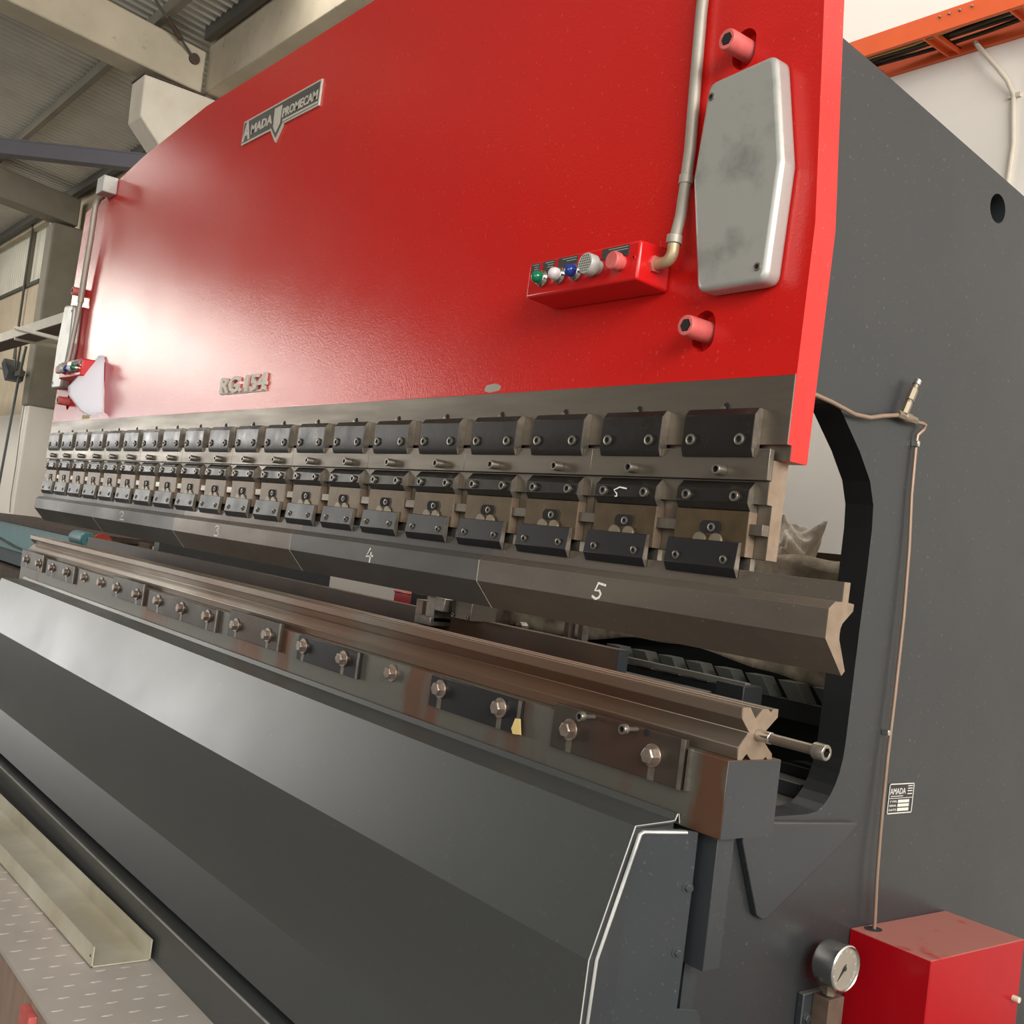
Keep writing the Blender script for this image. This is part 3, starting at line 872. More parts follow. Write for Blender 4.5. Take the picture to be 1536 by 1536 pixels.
CH = {1: (-3.822, -3.800, 1.075, 1.103), 2: (-3.033, -2.985, 1.079, 1.107), 3: (-2.172, -2.135, 1.074, 1.105), 4: (-1.279, -1.247, 1.071, 1.104), 5: (-0.488, -0.462, 1.073, 1.101)}
for k in range(5):
    num = 5 - k
    a, b_ = -0.835 * k, -0.835 * (k + 1)
    t = thing('upper_punch', ((a + b_) / 2, 0.0, 1.0191), PLAB[num], 'punch', 'numbered punch sections under the ram')
    MB().prism(pp, 'X', b_ + 0.0004, a - (0.0006 if k == 0 else 0.0004)).build('punch_body', ('steel_punch', 'steel_punch_blue', 'steel_punch', 'steel_punch_blue', 'steel_punch_blue')[k], t, bevel=0.0006)
    if k == 0:
        MB().prism(pp, 'X', a - 0.0006, a).build('end_face', 'steel_tan', t)['label'] = 'end of the punch with side light painted in tan'
    else:
        MB().box(a - 0.0016, a, -0.0316, -0.0309, 1.0706, 1.1126).tube([(a - 0.0008, -0.0316, 1.0703), (a - 0.0008, 0.0154, 1.0190)], 0.0006, 6).build('scribed_edge', 'scribe', t)
    x0, x1, z0, z1 = CH[num]
    chalk(MB(), str(num), x0, x1, z0, z1, -0.0314, 0.0042).build('chalk_number', 'chalk', t, smooth=False)

# holder blocks: ten pairs along the ram
WORDS = ['first', 'second', 'third', 'fourth', 'fifth', 'sixth', 'seventh', 'eighth', 'ninth', 'tenth', 'eleventh', 'twelfth', 'thirteenth', 'fourteenth', 'fifteenth', 'sixteenth', 'seventeenth',
         'eighteenth', 'nineteenth', 'twentieth']
PITCH = 0.2019
CX = [-0.2665 - PITCH * i for i in range(20)]
hb = [(0.0092, 1.3268), (0.046, 1.3268), (0.0445, 1.224), (0.044, 1.172), (0.018, 1.172), (0.018, 1.257), (0.0058, 1.257), (0.0058, 1.2935), (0.0092, 1.2935)]
for k in range(10):
    r = -0.160 if k == 0 else (CX[2 * k - 1] + CX[2 * k]) / 2 - 0.0004
    l = (CX[2 * k + 1] + CX[2 * k + 2]) / 2 + 0.0004 if k < 9 else -4.215
    where = 'at the right end of the ram' if k == 0 else 'at the far left end of the ram' if k == 9 else '%s from the right end of the ram' % WORDS[k]
    t = thing('holder_block', ((l + r) / 2, 0.02, 1.172), 'grey steel holder block carrying two clamps, ' + where, 'holder block', 'holder blocks under the ram')
    MB().prism(hb, 'X', l, r - (0.0008 if k == 0 else 0)).build('block_body', 'steel_ground', t, bevel=0.0006)
    if k == 0:
        MB().prism(hb, 'X', r - 0.0008, r).build('end_face', 'steel_tan', t)['label'] = 'end of the holder block with side light painted in tan'
    MB().box(l, r, -0.0018, 0.0090, 1.2945, 1.3440).build('wedge_plate', 'steel_ground', t, bevel=0.0008)
    for i in (2 * k, 2 * k + 1):
        MB().socket((CX[i] + 0.016, -0.0018, 1.3080), (0, -1, 0), 0.0090, 0.019).build('set_screw', 'screw_steel', t, bevel=0.0006)

# the clamp that repeats twenty times
c0 = CX[0]
CL = thing('punch_clamp', (c0, 0.0, 1.1387), '', 'punch clamp', 'dark punch clamps along the ram')
u = MB().prism([(0.009, 1.409), (-0.001, 1.4093), (-0.0095, 1.398), (-0.0100, 1.342), (-0.0052, 1.330), (-0.0022, 1.330), (-0.0022, 1.3445), (0.009, 1.3445)], 'X', c0 - 0.0740, c0 + 0.0752)
up = u.build('upper_plate', 'steel_dark', CL, bevel=0.0008)
MB().prism([(0.0088, 1.4085), (-0.001, 1.4088), (-0.0092, 1.3975), (-0.0097, 1.342), (-0.0050, 1.3305), (-0.0024, 1.3305), (-0.0024, 1.3447), (0.0088, 1.3447)], 'X', c0 + 0.0752, c0 + 0.0758).build('lit_side', 'screw_steel', up)  # right end in paler steel, side light put into its colour
for s in (-1, 1):
    MB().rings((c0 - 0.0013 + s * 0.052, -0.0099, 1.3572), (0, -1, 0), [(0, 0.0108), (0.0006, 0.0108)]).build('counterbore', 'hole_black', up)
    MB().socket((c0 - 0.0013 + s * 0.052, -0.0100, 1.3572), (0, -1, 0), 0.0094, 0.0040).build('plate_bolt', 'screw_steel', up)
MB().prism(capsule(c0 - 0.002, 1.4140, 0.0055, 0.002), 'Y', 0.0080, 0.0089).build('pin_hole', 'hole_black', CL)
MB().cyl((c0 - 0.007, 0.009, 1.4115), (c0 - 0.007, 0.004, 1.4115), 0.0045, 0.004).build('pin', 'screw_steel', CL)
jp = [(0.0056, 1.292), (-0.0068, 1.278), (-0.0082, 1.257), (0.0005, 1.2447), (0.0168, 1.2447), (0.0168, 1.256), (0.0056, 1.256)]
jb = MB().prism(jp, 'X', c0 - 0.0745, c0 + 0.0787).build('jaw_bar', 'steel_dark', CL, bevel=0.0008)
MB().prism(jp, 'X', c0 + 0.0787, c0 + 0.0794).build('lit_side', 'screw_steel', jb)
for s in (-1, 1):
    MB().socket((c0 + 0.002 + s * 0.0513, -0.0072, 1.2665), (0, -1, 0), 0.0086, 0.0062).build('jaw_bolt', 'screw_steel', jb, bevel=0.0005)
bb = MB().box(c0 - 0.0745, c0 + 0.0798, -0.0020, 0.0175, 1.173, 1.2445).build('clamp_body', 'steel_brown', CL, bevel=0.0008)
MB().box(c0 + 0.0798, c0 + 0.0805, -0.0018, 0.0173, 1.1732, 1.2443).build('lit_tan_side', 'steel_tan', bb)  # right side of the body, side light painted in tan
hz = lambda x, z, w, r, n=10: [(x + w + r * math.cos(-PI / 2 + PI * i / n), z + r * math.sin(-PI / 2 + PI * i / n)) for i in range(n + 1)] + \
                              [(x - w + r * math.cos(PI / 2 + PI * i / n), z + r * math.sin(PI / 2 + PI * i / n)) for i in range(n + 1)]
MB().prism(hz(c0 + 0.005, 1.2155, 0.0135, 0.0112), 'Y', -0.0026, -0.0019).build('slot', 'hole_black', bb)
rim_ = hz(c0 + 0.005, 1.2155, 0.0135, 0.0122)
rin = hz(c0 + 0.005, 1.2155, 0.0135, 0.0108)
rm = MB()
for i in range(len(rim_)):
    j = (i + 1) % len(rim_)
    rm.prism([rim_[i], rim_[j], rin[j], rin[i]], 'Y', -0.0030, -0.0019)
rm.build('slot_rim', 'steel_brown', bb, smooth=False)
MB().socket((c0 + 0.007, -0.0026, 1.2155), (0, -1, 0), 0.0072, 0.0025).build('slot_screw', 'screw_steel', bb)
for dx in (-0.016, 0.019):
    MB().rings((c0 + dx, -0.0020, 1.1935), (0, -1, 0), [(0, 0.0135), (0.004, 0.0128)]).build('knurled_roller', 'brass_dull', bb)
lp = [(-0.0024, 1.195), (-0.0090, 1.194), (-0.0136, 1.153), (-0.0052, 1.1387), (-0.0030, 1.1392), (-0.0024, 1.172)]
pt = MB().prism(lp, 'X', c0 - 0.0805, c0 + 0.0719).build('lower_plate', 'steel_blue', CL, bevel=0.0007)
MB().prism(lp, 'X', c0 + 0.0719, c0 + 0.0725).build('lit_side', 'screw_steel', pt)
for s in (-1, 1):
    MB().socket((c0 - 0.0034 + s * 0.0513, -0.0118, 1.1655), (0, -1, -0.12), 0.0068, 0.0030).build('plate_bolt', 'screw_steel', pt)
MB().box(c0 - 0.0745, c0 + 0.0805, 0.0136, 0.0246, 1.153, 1.1718).build('tongue', 'screw_steel', CL)
MB().box(c0 + 0.0806, c0 + 0.1065, 0.0012, 0.0178, 1.208, 1.2255).build('stop_lug', 'steel_ground', CL, bevel=0.0008)
MB().box(c0 - 0.0965, c0 - 0.0748, 0.0012, 0.0178, 1.208, 1.2255).build('stop_lug', 'steel_ground', CL, bevel=0.0008)
for i in range(20):
    o = CL if i == 0 else copy_tree(CL)
    o.location = (CX[i], 0.0, 1.1387)
    if i == 0:
        o['label'] = 'dark punch clamp at the right end of the ram, beside the bare holder end'
    elif i == 1:
        o['label'] = 'dark punch clamp with a chalk mark on its jaw bar'
    elif i == 19:
        o['label'] = 'dark punch clamp at the far left end of the ram, above punch 1'
    elif i < 11:
        o['label'] = 'dark punch clamp above punch %d, %s from the right end of the ram' % (5 - int(-CX[i] / 0.835), WORDS[i])
    else:
        o['label'] = 'dark punch clamp above punch %d, %s from the left end of the ram' % (5 - int(-CX[i] / 0.835), WORDS[19 - i])
    if i == 1:
        jx = [c for c in o.children if c.name.startswith('jaw_bar')][0]
        MB().ribbon([(-0.460, 1.2715), (-0.478, 1.2735), (-0.492, 1.268), (-0.484, 1.262), (-0.483, 1.2575), (-0.488, 1.257)], 0.0026, -0.0086).build('chalk_mark', 'chalk', jx, smooth=False)

# ================================================================ control boxes and conduits on the ram
def control_box(k):
    f = (lambda x: x) if k == 0 else mirror
    X = lambda a, b: (min(f(a), f(b)), max(f(a), f(b)))
    lab = 'red push button box with five buttons beside the aluminium cover' if k == 0 else 'red push button box behind the white paper'
    t = thing('control_box', (f(-0.59), -0.03, 1.622), lab, 'control box')
    x0, x1 = X(-0.744, -0.437)
    MB().prism([(-0.0685, 1.627), (-0.0685, 1.697), (0.0102, 1.7), (0.0102, 1.622)], 'X', x0, x1).build('box_body', 'red_enamel', t, bevel=0.005, seg=3)
    for a, b, n in ((-0.734, -0.710, 2), (-0.700, -0.665, 2), (-0.655, -0.60, 1), (-0.533, -0.463, 1)):
        u0, u1 = X(a, b)
        lg = MB().box(u0, u1, -0.0696, -0.0684, 1.6725, 1.6925).build('legend_plate', 'label_black', t)
        pr = MB()
        for r in range(n + 1):
            w_ = (u1 - u0) * (0.72 if r == 0 else 0.5)
            pr.box(u1 - 0.003 - w_, u1 - 0.003, -0.0700, -0.0696, 1.6885 - 0.0045 * r, 1.6897 - 0.0045 * r)
        pr.build('legend_print', 'button_grey', lg, smooth=False)
    for mt, bx, dome in (('green_lens', -0.693, 1), ('white_lens', -0.642, 1), ('blue_lens', -0.596, 1)):
        x = f(bx)
        b = MB().rings((x, -0.0685, 1.6585), (0, -1, 0), [(0, 0.0165), (0.006, 0.0165), (0.008, 0.0150), (0.013, 0.0135)]).build('button_bezel', 'chrome', t, bevel=0.0008)
        MB().rings((x, -0.080, 1.6585), (0, -1, 0), [(0, 0.0116), (0.008, 0.0116), (0.0130, 0.0098), (0.0165, 0.0058), (0.0178, 0.001)]).build('button_lens', mt, b, angle=1.2)
    x = f(-0.540)
    gbn = MB().rings((x, -0.0685, 1.6605), (0, -1, 0), [(0, 0.013), (0.012, 0.013), (0.014, 0.0195), (0.030, 0.0195), (0.0325, 0.018)]).build('mushroom_button', 'button_grey', t)
    dm = MB()
    for i in range(-3, 4):
        for j in range(-3, 4):
            a, b = i * 0.0048 + (j % 2) * 0.0024, j * 0.0045
            if a * a + b * b < 0.0155 ** 2:
                dm.rings((x + a, -0.1009, 1.6605 + b), (0, -1, 0), [(0, 0.0013), (0.0004, 0.0013)], 8)
    dm.build('dimples', 'hole_black', gbn)
    x = f(-0.480)
    MB().rings((x, -0.0685, 1.6605), (0, -1, 0), [(0, 0.013), (0.008, 0.013), (0.010, 0.0165), (0.022, 0.0165), (0.0245, 0.0145)]).build('stop_button', 'red_faded', t)
    MB().socket((f(-0.449), -0.0685, 1.667), (0, -1, 0), 0.004, 0.002).build('box_screw', 'red_enamel', t)
    return t


def conduit(k):
    f = (lambda x: x) if k == 0 else mirror
    lab = 'grey steel conduit dropping to the red button box beside the aluminium cover' if k == 0 else 'grey steel conduit at the far left end of the ram'
    t = thing('conduit_pipe', (f(-0.41), -0.01, 1.65), lab, 'conduit')
    if k == 0:
        p = [(-0.428, -0.002, 2.62), (-0.425, -0.003, 2.12), (-0.418, -0.003, 1.98), (-0.4115, -0.003, 1.87), (-0.4115, -0.004, 1.815)]
        q = [(-0.4115, -0.004, 1.815), (-0.409, -0.008, 1.78), (-0.402, -0.016, 1.745), (-0.397, -0.026, 1.715), (-0.396, -0.030, 1.698)]
    else:
        p = [(-0.475, -0.004, 2.432), (-0.456, -0.014, 2.422), (-0.446, -0.022, 2.39), (-0.438, -0.02, 2.25), (-0.412, -0.016, 2.1), (-0.40, -0.014, 1.98)]
        q = [(-0.40, -0.014, 1.98), (-0.385, -0.018, 1.85), (-0.382, -0.024, 1.74), (-0.384, -0.030, 1.698)]
    MB().tube([(f(x), y, z) for x, y, z in p], 0.0105 if k == 0 else 0.013, 14).build('upper_pipe', 'conduit', t)
    MB().tube([(f(x), y, z) for x, y, z in q], 0.0100, 14).build('lower_pipe', 'conduit', t)
    a = p[-1]
    MB().cyl((f(a[0]), a[1], a[2] - 0.007), (f(a[0]), a[1], a[2] + 0.009), 0.0125).build('coupling', 'conduit', t, bevel=0.001)
    e0 = q[-1]
    pts = [(e0[0], -0.030, 1.700)] + [(-0.4145 + (e0[0] + 0.4145) * math.cos(s), -0.030, 1.681 - 0.0185 * math.sin(s)) for s in [i * PI / 16 for i in range(9)]] + [(-0.437, -0.030, 1.6625)]
    MB().tube([(f(x), y, z) for x, y, z in pts], 0.0105, 14).build('elbow', 'conduit_elbow', t)
    MB().cyl((f(e0[0]), -0.030, 1.693), (f(e0[0]), -0.030, 1.708), 0.0135).build('elbow_nut', 'conduit', t, bevel=0.001)
    MB().rings((f(-0.437), -0.030, 1.6625), (-1 if k else 1, 0, 0), [(0, 0.0155), (0.006, 0.0155)], 24, hexa=(0, 1)).build('lock_nut', 'red_faded', t)


control_box(0)
control_box(1)
conduit(0)
conduit(1)

# white sheet stuck by its edge on the ram
Lp = [(-3.655, 0.002, 1.722), (-3.660, -0.055, 1.645), (-3.665, -0.100, 1.575), (-3.640, -0.100, 1.540), (-3.590, -0.060, 1.482), (-3.556, -0.030, 1.465)]
Rp = [(-3.607, 0.0085, 1.720), (-3.590, 0.0085, 1.668), (-3.572, 0.0085, 1.62), (-3.556, 0.0085, 1.58), (-3.538, 0.0085, 1.53), (-3.520, 0.0085, 1.487)]
pm = MB()
nn = 8
vv = []
for a, b in zip(Lp, Rp):
    for i in range(nn + 1):
        t = i / nn
        p = Vector(a).lerp(Vector(b), t)
        p.y -= 0.010 * math.sin(PI * t)
        vv.append(p)
pm.add(vv, [(r * (nn + 1) + i, r * (nn + 1) + i + 1, (r + 1) * (nn + 1) + i + 1, (r + 1) * (nn + 1) + i) for r in range(5) for i in range(nn)])
o = tag(pm.build('paper_sheet', 'paper', angle=1.5), 'white paper sheet sticking out from the far left of the ram', 'paper')
sm = o.modifiers.new('thickness', 'SOLIDIFY')
sm.thickness = 0.0004

# ================================================================ right side: copper line, oil cabinet, gauge
cl = thing('copper_line', (-0.285, 0.61, 0.49), 'thin copper oil line running down the grey side plate into the red cabinet', 'pipe')
P1 = [(-0.29, 0.20, 1.480), (-0.288, 0.26, 1.4825), (-0.286, 0.305, 1.478), (-0.285, 0.376, 1.468), (-0.285, 0.425, 1.4705), (-0.285, 0.463, 1.4805), (-0.285, 0.515, 1.4915)]
MB().tube(P1, 0.0042, 10).build('upper_run', 'copper', cl)
P2 = [(-0.285, 0.575, 1.489), (-0.285, 0.600, 1.490), (-0.286, 0.612, 1.489), (-0.289, 0.612, 1.480), (-0.292, 0.598, 1.466), (-0.293, 0.598, 1.444), (-0.292, 0.600, 1.347), (-0.290, 0.609, 1.245), (-0.288, 0.614, 1.108),
      (-0.287, 0.613, 0.95), (-0.286, 0.610, 0.831), (-0.285, 0.6105, 0.746), (-0.283, 0.610, 0.679), (-0.281, 0.612, 0.594), (-0.280, 0.620, 0.513), (-0.280, 0.622, 0.470)]
MB().tube(P2, 0.0036, 10).build('down_run', 'copper', cl)
MB().rings((-0.285, 0.512, 1.4935), (0, 1, -0.05), [(0, 0.0080), (0.02, 0.0080), (0.022, 0.0095), (0.042, 0.0095), (0.044, 0.008), (0.064, 0.0075)], 24, hexa=(0, 1, 4, 5)).build('tee_fitting', 'brass_dull', cl, bevel=0.0006)
vd = Vector((0.05, 0.36, 0.93)).normalized()
v0 = Vector((-0.285, 0.533, 1.497))
va = MB().rings(v0, vd, [(0, 0.0085), (0.026, 0.0085), (0.027, 0.0065), (0.030, 0.0065), (0.031, 0.0090), (0.056, 0.0090), (0.057, 0.0062), (0.066, 0.0062)], 24, hexa=(0, 1, 4, 5)).build('bleed_valve', 'brass_dull', cl, bevel=0.0006)
MB().rings(v0 + vd * 0.066, vd, [(0, 0.0078), (0.011, 0.0078)]).build('valve_cap', 'chrome', va, bevel=0.001)
for z, y in ((1.443, 0.590), (0.872, 0.600)):
    MB().box(-0.2995, -0.284, y, y + 0.008, z, z + 0.011).build('pipe_clip', 'chrome', cl, bevel=0.001)

oc = thing('oil_cabinet', (-0.213, 0.745, FZ), 'glossy red steel cabinet with a dusty top beside the side plate', 'cabinet')
cbm = MB().box(-0.2995, -0.127, 0.570, 0.910, FZ, 0.497).build('cabinet_body', 'red_cabinet', oc, bevel=0.002)
cut_m = MB().prism([(-0.290 + 0.016 * math.cos(t * PI / 10) + 0.010, 0.617 + 0.021 * math.sin(t * PI / 10)) for t in range(20)], 'Z', 0.43, 0.6)
cut(cbm, cut_m)
MB().prism([(-0.290 + 0.016 * math.cos(t * PI / 10) + 0.010, 0.617 + 0.021 * math.sin(t * PI / 10)) for t in range(20)], 'Z', 0.4955, 0.4967).build('opening_shade', 'hole_black', oc)  # black sheet across the pipe hole, painted for the shade inside
MB().cyl((-0.127, 0.885, 0.385), (-0.112, 0.885, 0.385), 0.006).build('latch_knob', 'cable_cream', oc, bevel=0.001)

gg = thing('pressure_gauge', (-0.255, 0.465, 0.40), 'round pressure gauge with a pale dial left of the red cabinet', 'gauge')
GC = Vector((-0.274, 0.460, 0.459))
MB().rings(GC, (1, 0, 0), [(0, 0.038), (0.006, 0.041), (0.040, 0.041), (0.041, 0.043), (0.046, 0.043), (0.048, 0.0405), (0.0465, 0.0385), (0.043, 0.038)], 40).build('gauge_case', 'chrome', gg)
dl = MB().rings(GC + Vector((0.0430, 0, 0)), (1, 0, 0), [(0, 0.0383), (0.0008, 0.0383)], 40).build('dial', 'dial_white', gg)
gx = GC.x + 0.0438
tk = MB()
for i in range(11):
    a = math.radians(225 - 27 * i)
    c_, s_ = math.cos(a), math.sin(a)
    tk.prism([(GC.y + c_ * 0.030 - s_ * 0.0011, GC.z + s_ * 0.030 + c_ * 0.0011), (GC.y + c_ * 0.035 - s_ * 0.0011, GC.z + s_ * 0.035 + c_ * 0.0011),
              (GC.y + c_ * 0.035 + s_ * 0.0011, GC.z + s_ * 0.035 - c_ * 0.0011), (GC.y + c_ * 0.030 + s_ * 0.0011, GC.z + s_ * 0.030 - c_ * 0.0011)], 'X', gx, gx + 0.0003)
tk.build('tick_marks', 'button_grey', dl, smooth=False)
MB().prism([(GC.y + 0.004, GC.z + 0.0085), (GC.y - 0.004, GC.z + 0.004), (GC.y - 0.020, GC.z - 0.021), (GC.y + 0.001, GC.z - 0.002)], 'X', gx + 0.0005, gx + 0.001).rings((gx, GC.y, GC.z), (1, 0, 0), [(0, 0.004), (0.002, 0.004)], 16).build('needle', 'plate_black', dl)
MB().rings((-0.256, 0.460, 0.403), (0, 0, 1), [(0, 0.012), (0.018, 0.012)], 24, hexa=(0, 1)).build('stem', 'brass_dull', gg)
MB().box(-0.285, -0.248, 0.452, 0.498, FZ, 0.396).build('manifold', 'rust_dark', gg, bevel=0.002)
MB().box(-0.2995, -0.285, 0.425, 0.498, FZ, 0.396).build('mounting_plate', 'slate_paint', gg, bevel=0.002)
MB().hexhead((-0.285, 0.440, 0.350), (1, 0, 0), 0.008, 0.004, 0.011, 0.002).build('plate_bolt', 'slate_paint', gg)

# ================================================================ behind the tooling
bg = thing('back_gauge', (-2.0, 0.32, 0.70), 'rusty brown back gauge bar with a grey stop finger behind the die', 'back gauge')
MB().box(-4.45, -0.750, 0.300, 0.330, 0.86, 0.959).build('gauge_bar', 'backstop_brown', bg, bevel=0.001)
MB().box(-0.750, -0.7485, 0.300, 0.330, 0.86, 0.959).build('bar_end', 'slate_paint', bg)
for x in (-3.4, -1.0):
    MB().box(x - 0.03, x + 0.03, 0.33, 0.40, 0.70, 0.90).build('bar_support', 'black_paint_and_shade', bg)
fg = MB().box(-1.415, -1.375, 0.245, 0.345, 0.935, 0.999).box(-1.375, -1.335, 0.245, 0.345, 0.965, 0.999).box(-1.445, -1.375, 0.235, 0.30, 0.925, 0.948).build('stop_finger', 'screw_steel', bg, bevel=0.002)
fp = MB().box(-1.322, -1.238, 0.26, 0.34, 0.955, 1.000).build('finger_plate', 'steel_ground', bg, bevel=0.002)
for x in (-1.312, -1.25):
    MB().socket((x, 0.26, 0.963), (0, -1, 0), 0.005, 0.003).build('finger_screw', 'screw_steel', fp)
MB().box(-1.47, -1.44, 0.25, 0.30, 0.86, 0.985).build('finger_rod', 'steel_tan', bg, bevel=0.002)
for x in (-1.06, -1.01):
    MB().box(x - 0.008, x + 0.008, 0.42, 0.44, 0.86, 1.01).build('guide_post', 'screw_steel', bg)
MB().rings((-1.17, 0.38, 0.955), (0, -1, 0), [(0, 0.014), (0.02, 0.014)]).build('roller', 'chrome', bg)
ga = MB().box(-0.95, -0.50, 0.420, 0.436, 0.922, 0.934)
ga.build('guide_arm', 'purlin_steel', bg, bevel=0.001)
MB().box(-0.555, -0.482, 0.395, 0.455, 0.885, 0.930).build('guide_foot', 'black_paint_and_shade', bg, bevel=0.002)
MB().prism(round_poly([(-0.88, 0.34), (-0.575, 0.34), (-0.56, 0.40), (-0.85, 0.40)], 0.012), 'Z', 0.880, 0.905).build('guide_tray', 'slate_paint', bg, bevel=0.003)

dc = thing('drag_chain', (-0.74, 0.6, 0.86), 'dark drag chain of slanted links behind the back gauge', 'cable chain')
for i in range(8):
    x = -1.09 + 0.09 * i
    MB().prism([(x, 0.938), (x + 0.048, 0.938), (x + 0.078, 0.899), (x + 0.034, 0.899)], 'Y', 0.585, 0.625).build('link', 'chain_plastic', dc, bevel=0.001)
MB().box(-1.12, -0.37, 0.59, 0.62, 0.860, 0.899).build('chain_trough', 'black_paint_and_shade', dc)

tb = thing('work_table', (-1.35, 1.0, FZ), 'dark steel table behind the press under the brown tarp', 'table')
MB().box(-2.25, -0.40, 0.72, 1.28, 1.155, 1.185).build('table_top', 'rust_dark', tb)
MB().box(-2.25, -0.40, 0.74, 0.76, FZ, 1.155).build('front_panel', 'black_paint_and_shade', tb)
for x in (-2.22, -0.44):
    MB().box(x - 0.03, x + 0.03, 1.2, 1.26, FZ, 1.155).build('leg', 'black_paint_and_shade', tb)
MB().box(-2.25, -0.40, 1.24, 1.28, 1.185, 1.245).build('back_ledge', 'rust_dark', tb)

# tarp draped over the table and its front edge
nx, ny = 150, 46
vv, ff = [], []
rnd = random.Random(3)
ph = [rnd.uniform(0, 6.28) for _ in range(24)]
for i in range(nx + 1):
    x = -2.2 + 1.78 * i / nx
    for j in range(ny + 1):
        s = j / ny * 0.74
        fold = sum(math.sin(x * (9 + 5 * k) + s * (6 + 3.3 * k) * (1 if k % 2 else -1) + ph[k]) / (k + 2.2) for k in range(7))
        if s < 0.48:
            y, z = 1.19 - s, 1.203 + 0.013 * fold + 0.012 * math.sin(s * 8 + x * 3)
        else:
            q = (s - 0.48)
            y, z = 0.712 - 0.03 * math.sin(q * 8) - 0.016 * fold, 1.198 - q + 0.022 * math.sin(x * 5) + 0.010 * fold
        vv.append((x, min(y, 0.706) if s >= 0.48 else y, max(z, 1.1885) if s < 0.48 else z))
for i in range(nx):
    for j in range(ny):
        a = i * (ny + 1) + j
        ff.append((a, a + 1, a + ny + 2, a + ny + 1))
tm = MB().add(vv, ff)
o = tag(tm.build('brown_tarp', 'tarp', angle=1.4), 'crumpled brown tarp draped over the table behind the press', 'tarp')
o.modifiers.new('thickness', 'SOLIDIFY').thickness = 0.002

# crumpled pale cloth: a heap with raised corners
def crumple(name, m, c, rx, ry, h, seed, label, cat, horns):
    r = random.Random(seed)
    ph = [r.uniform(0, 6.28) for _ in range(30)]
    N, M = 64, 22
    vv, ff = [], []
    for j in range(M + 1):
        t = j / M
        for i in range(N):
            a = 2 * PI * i / N
            w = 1 + 0.10 * math.sin(3 * a + ph[0]) + 0.06 * math.sin(7 * a + ph[1] + t * 5) + 0.035 * math.sin(13 * a + ph[2] - t * 9)
            rad = math.cos(t * PI / 2) ** 0.6 * w * (0.82 + 0.18 * math.sin(min(1, t * 3) * PI / 2))
            X = c[0] + rx * rad * math.cos(a)
            Y = c[1] + ry * rad * math.sin(a)
            rad2 = 0.05 * math.sin(9 * a + 11 * t + ph[5]) + 0.035 * math.sin(17 * a - 15 * t + ph[6]) if 0 < t < 1 else 0
            X += rx * rad2 * math.cos(a)
            Y += ry * rad2 * math.sin(a)
            Z = c[2] + h * t * (1 + 0.10 * math.sin(5 * a + ph[3])) + 0.007 * math.sin(11 * a + 14 * t + ph[4]) * (1 if 0 < t < 1 else 0)
            for (ha, hh, hw, out) in horns:
                d = abs((a - ha + PI) % (2 * PI) - PI)
                k = math.exp(-(d / hw) ** 2) * math.exp(-((t - 0.55) / 0.22) ** 2)
                Z += hh * k
                X += math.cos(ha) * out * k
                Y += math.sin(ha) * out * k
            vv.append((X, Y, Z))
    for j in range(M):
        for i in range(N):
            k = (i + 1) % N
            ff.append((j * N + i, j * N + k, (j + 1) * N + k, (j + 1) * N + i))
    ff.append(tuple(range(N))[::-1])
    return tag(MB().add(vv, ff).build(name, m, angle=1.5), label, cat)


crumple('crumpled_cloth', 'cloth', (-0.835, 0.93, 1.203), 0.085, 0.07, 0.085, 5, 'crumpled beige cloth on the brown tarp behind the side throat', 'cloth',
        [(0.15, 0.055, 0.35, 0.035), (2.6, 0.075, 0.5, -0.01)])

# red steel crate and teal machine beyond the left end
tag(MB().box(-4.14, -3.88, 1.86, 2.12, FZ, 0.848).box(-4.145, -3.875, 1.855, 2.125, 0.848, 0.856).build('red_bin', 'red_enamel', bevel=0.003), 'red steel bin standing against the white rear wall', 'bin')
tm_ = thing('teal_machine', (-8.2, 1.35, FZ), 'teal steel machine standing beyond the left end of the press', 'machine')
MB().box(-10.4, -7.05, 1.0, 1.55, 0.64, 0.865).build('machine_beam', 'teal', tm_, bevel=0.006)
MB().box(-10.4, -6.75, 0.96, 1.58, 0.865, 0.905).build('top_flange', 'rust_dark', tm_, bevel=0.004)
MB().box(-10.4, -7.2, 1.05, 1.55, 0.52, 0.64).build('lower_beam', 'teal_dark', tm_, bevel=0.004)
MB().box(-10.4, -7.6, 0.98, 1.55, 0.40, 0.50).build('bed_plate', 'rust_dark', tm_, bevel=0.004)
MB().box(-10.2, -7.9, 1.1, 1.55, FZ, 0.40).build('machine_base', 'black_paint_and_shade', tm_)
MB().tube([(-10.2, 0.99, 0.74), (-9.2, 0.985, 0.72), (-8.6, 0.985, 0.68), (-8.0, 0.985, 0.66)], 0.008, 8).build('hose', 'cable_dark', tm_)
MB().box(-7.05, -6.6, 1.05, 1.55, FZ, 0.80).build('machine_leg', 'black_paint_and_shade', tm_)
mo = thing('electric_motor', (-6.7, 0.95, 0.80), 'blue electric motor mounted at the end of the teal machine', 'motor')
MB().rings((-6.87, 0.95, 0.868), (1, 0, 0), [(0, 0.048), (0.02, 0.052), (0.26, 0.052), (0.29, 0.050), (0.30, 0.044)], 28).build('motor_body', 'motor_blue', mo)
MB().rings((-6.572, 0.95, 0.868), (1, 0, 0), [(0, 0.013), (0.006, 0.013)], 16).build('motor_shaft', 'rust_dark', mo)
MB().box(-6.87, -6.61, 0.92, 0.98, 0.80, 0.83).build('motor_foot', 'motor_blue', mo)
tag(MB().rings((-6.58, 1.035, 0.850), (1, 0, 0), [(0, 0.070), (0.03, 0.070)], 32).box(-6.58, -6.55, 1.015, 1.055, FZ, 0.79).build('drive_wheel', 'orange_red'), 'orange red drive wheel beside the blue motor', 'wheel')
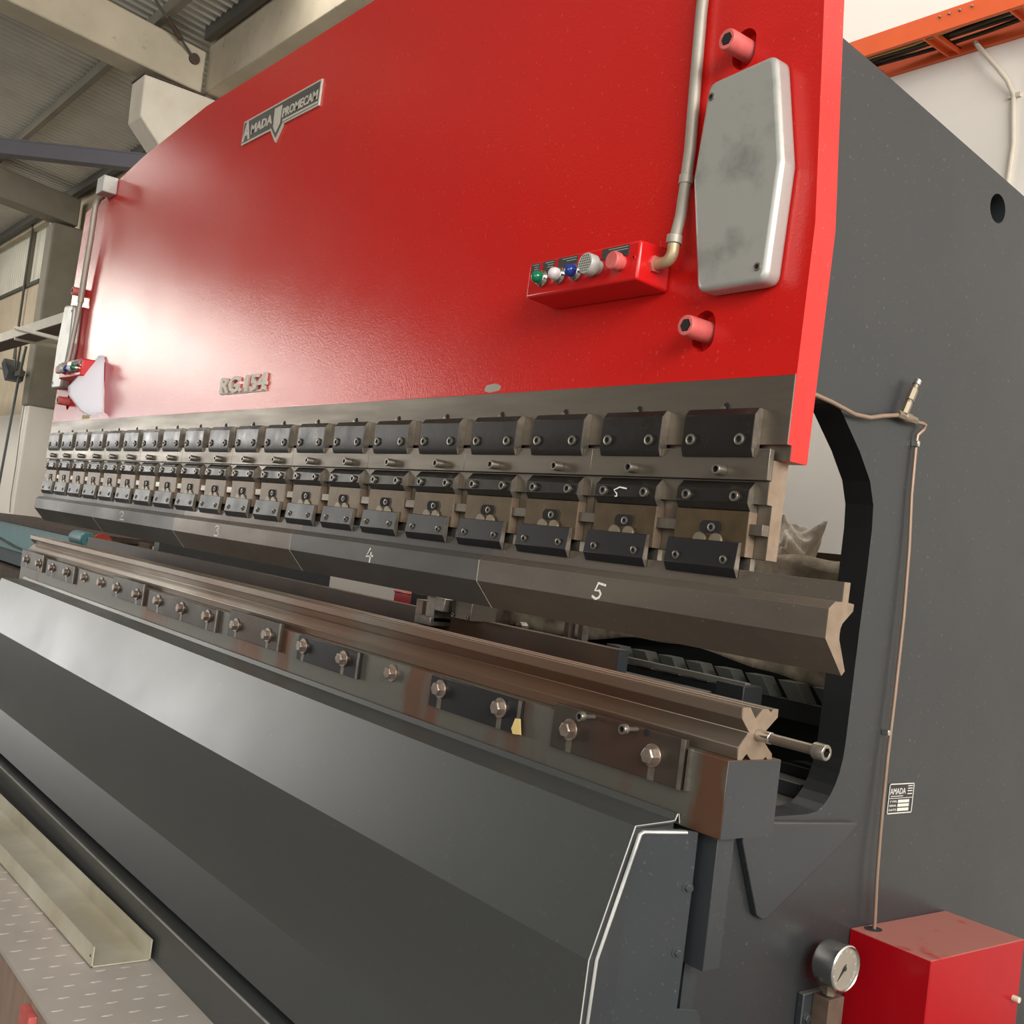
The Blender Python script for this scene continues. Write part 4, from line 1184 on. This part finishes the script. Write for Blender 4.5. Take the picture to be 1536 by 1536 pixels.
tag(MB().box(-5.9, -4.4, 1.0, 1.3, FZ, 0.86).box(-5.7, -5.5, 0.98, 1.0, 0.80, 0.92).box(-5.2, -5.12, 0.98, 1.0, 0.82, 0.95).box(-4.9, -4.8, 0.98, 1.0, 0.8, 0.93).build('machine_guard', 'rust_dark', bevel=0.005),
    'dark rusty machine guard behind the far end of the die', 'machine guard')

# ================================================================ in front of the bed: platform and channel
pf = thing('step_platform', (-2.5, -0.41, FZ), 'checker plate step platform along the front of the press', 'platform')
cp = MB().box(-5.2, -0.1, -0.567, -0.2625, 0.040, 0.050)
for i in range(86):
    for j in range(5):
        x = -5.15 + 0.058 * i
        y = -0.540 + 0.058 * j + (0.029 if i % 2 else 0)
        if y + 0.016 < -0.265:
            cp.add([(x - 0.0045, y, 0.050), (x, y - 0.015, 0.050), (x + 0.0045, y, 0.050), (x, y + 0.015, 0.050), (x, y - 0.007, 0.0518), (x, y + 0.007, 0.0518)],
                   [(0, 1, 4), (1, 2, 4), (2, 3, 5), (3, 0, 5), (0, 4, 5), (2, 5, 4)])
cp.build('checker_plate', 'checker_plate', pf, smooth=False)
for i in range(14):
    x = -5.2 + 0.365 * i
    MB().box(x + 0.004, x + 0.361, -0.562, -0.537, FZ, 0.040).build('fascia_board', 'wood', pf)
MB().box(-1.56, -1.49, -0.58, -0.563, FZ, 0.02).build('red_post', 'red_faded', pf)
ch = MB()
t_ = 0.003
ch.box(-4.6, -1.63, -0.412, -0.272, 0.0523, 0.0523 + t_)
ch.box(-4.6, -1.63, -0.412, -0.412 + t_, 0.0523, 0.101)
ch.box(-4.6, -1.63, -0.272 - t_, -0.272, 0.0523, 0.101)
ch.v = [(x, y + 0.0185 * (x + 1.63), z) for x, y, z in ch.v]
co = thing('sheet_channel', (-3.1, -0.34, 0.052), 'dirty galvanised sheet channel lying on the checker plate', 'channel')
ch.build('channel_body', 'galvanised', co)
hl = MB()
for x, z in ((-1.645, 0.075), (-1.672, 0.085)):
    for y, s in ((-0.4123, -1), (-0.2748, -1)):
        hl.rings((x, y, z), (0, -1, 0), [(0, 0.0035), (0.0004, 0.0035)], 12)
hl.build('channel_holes', 'hole_black', co)
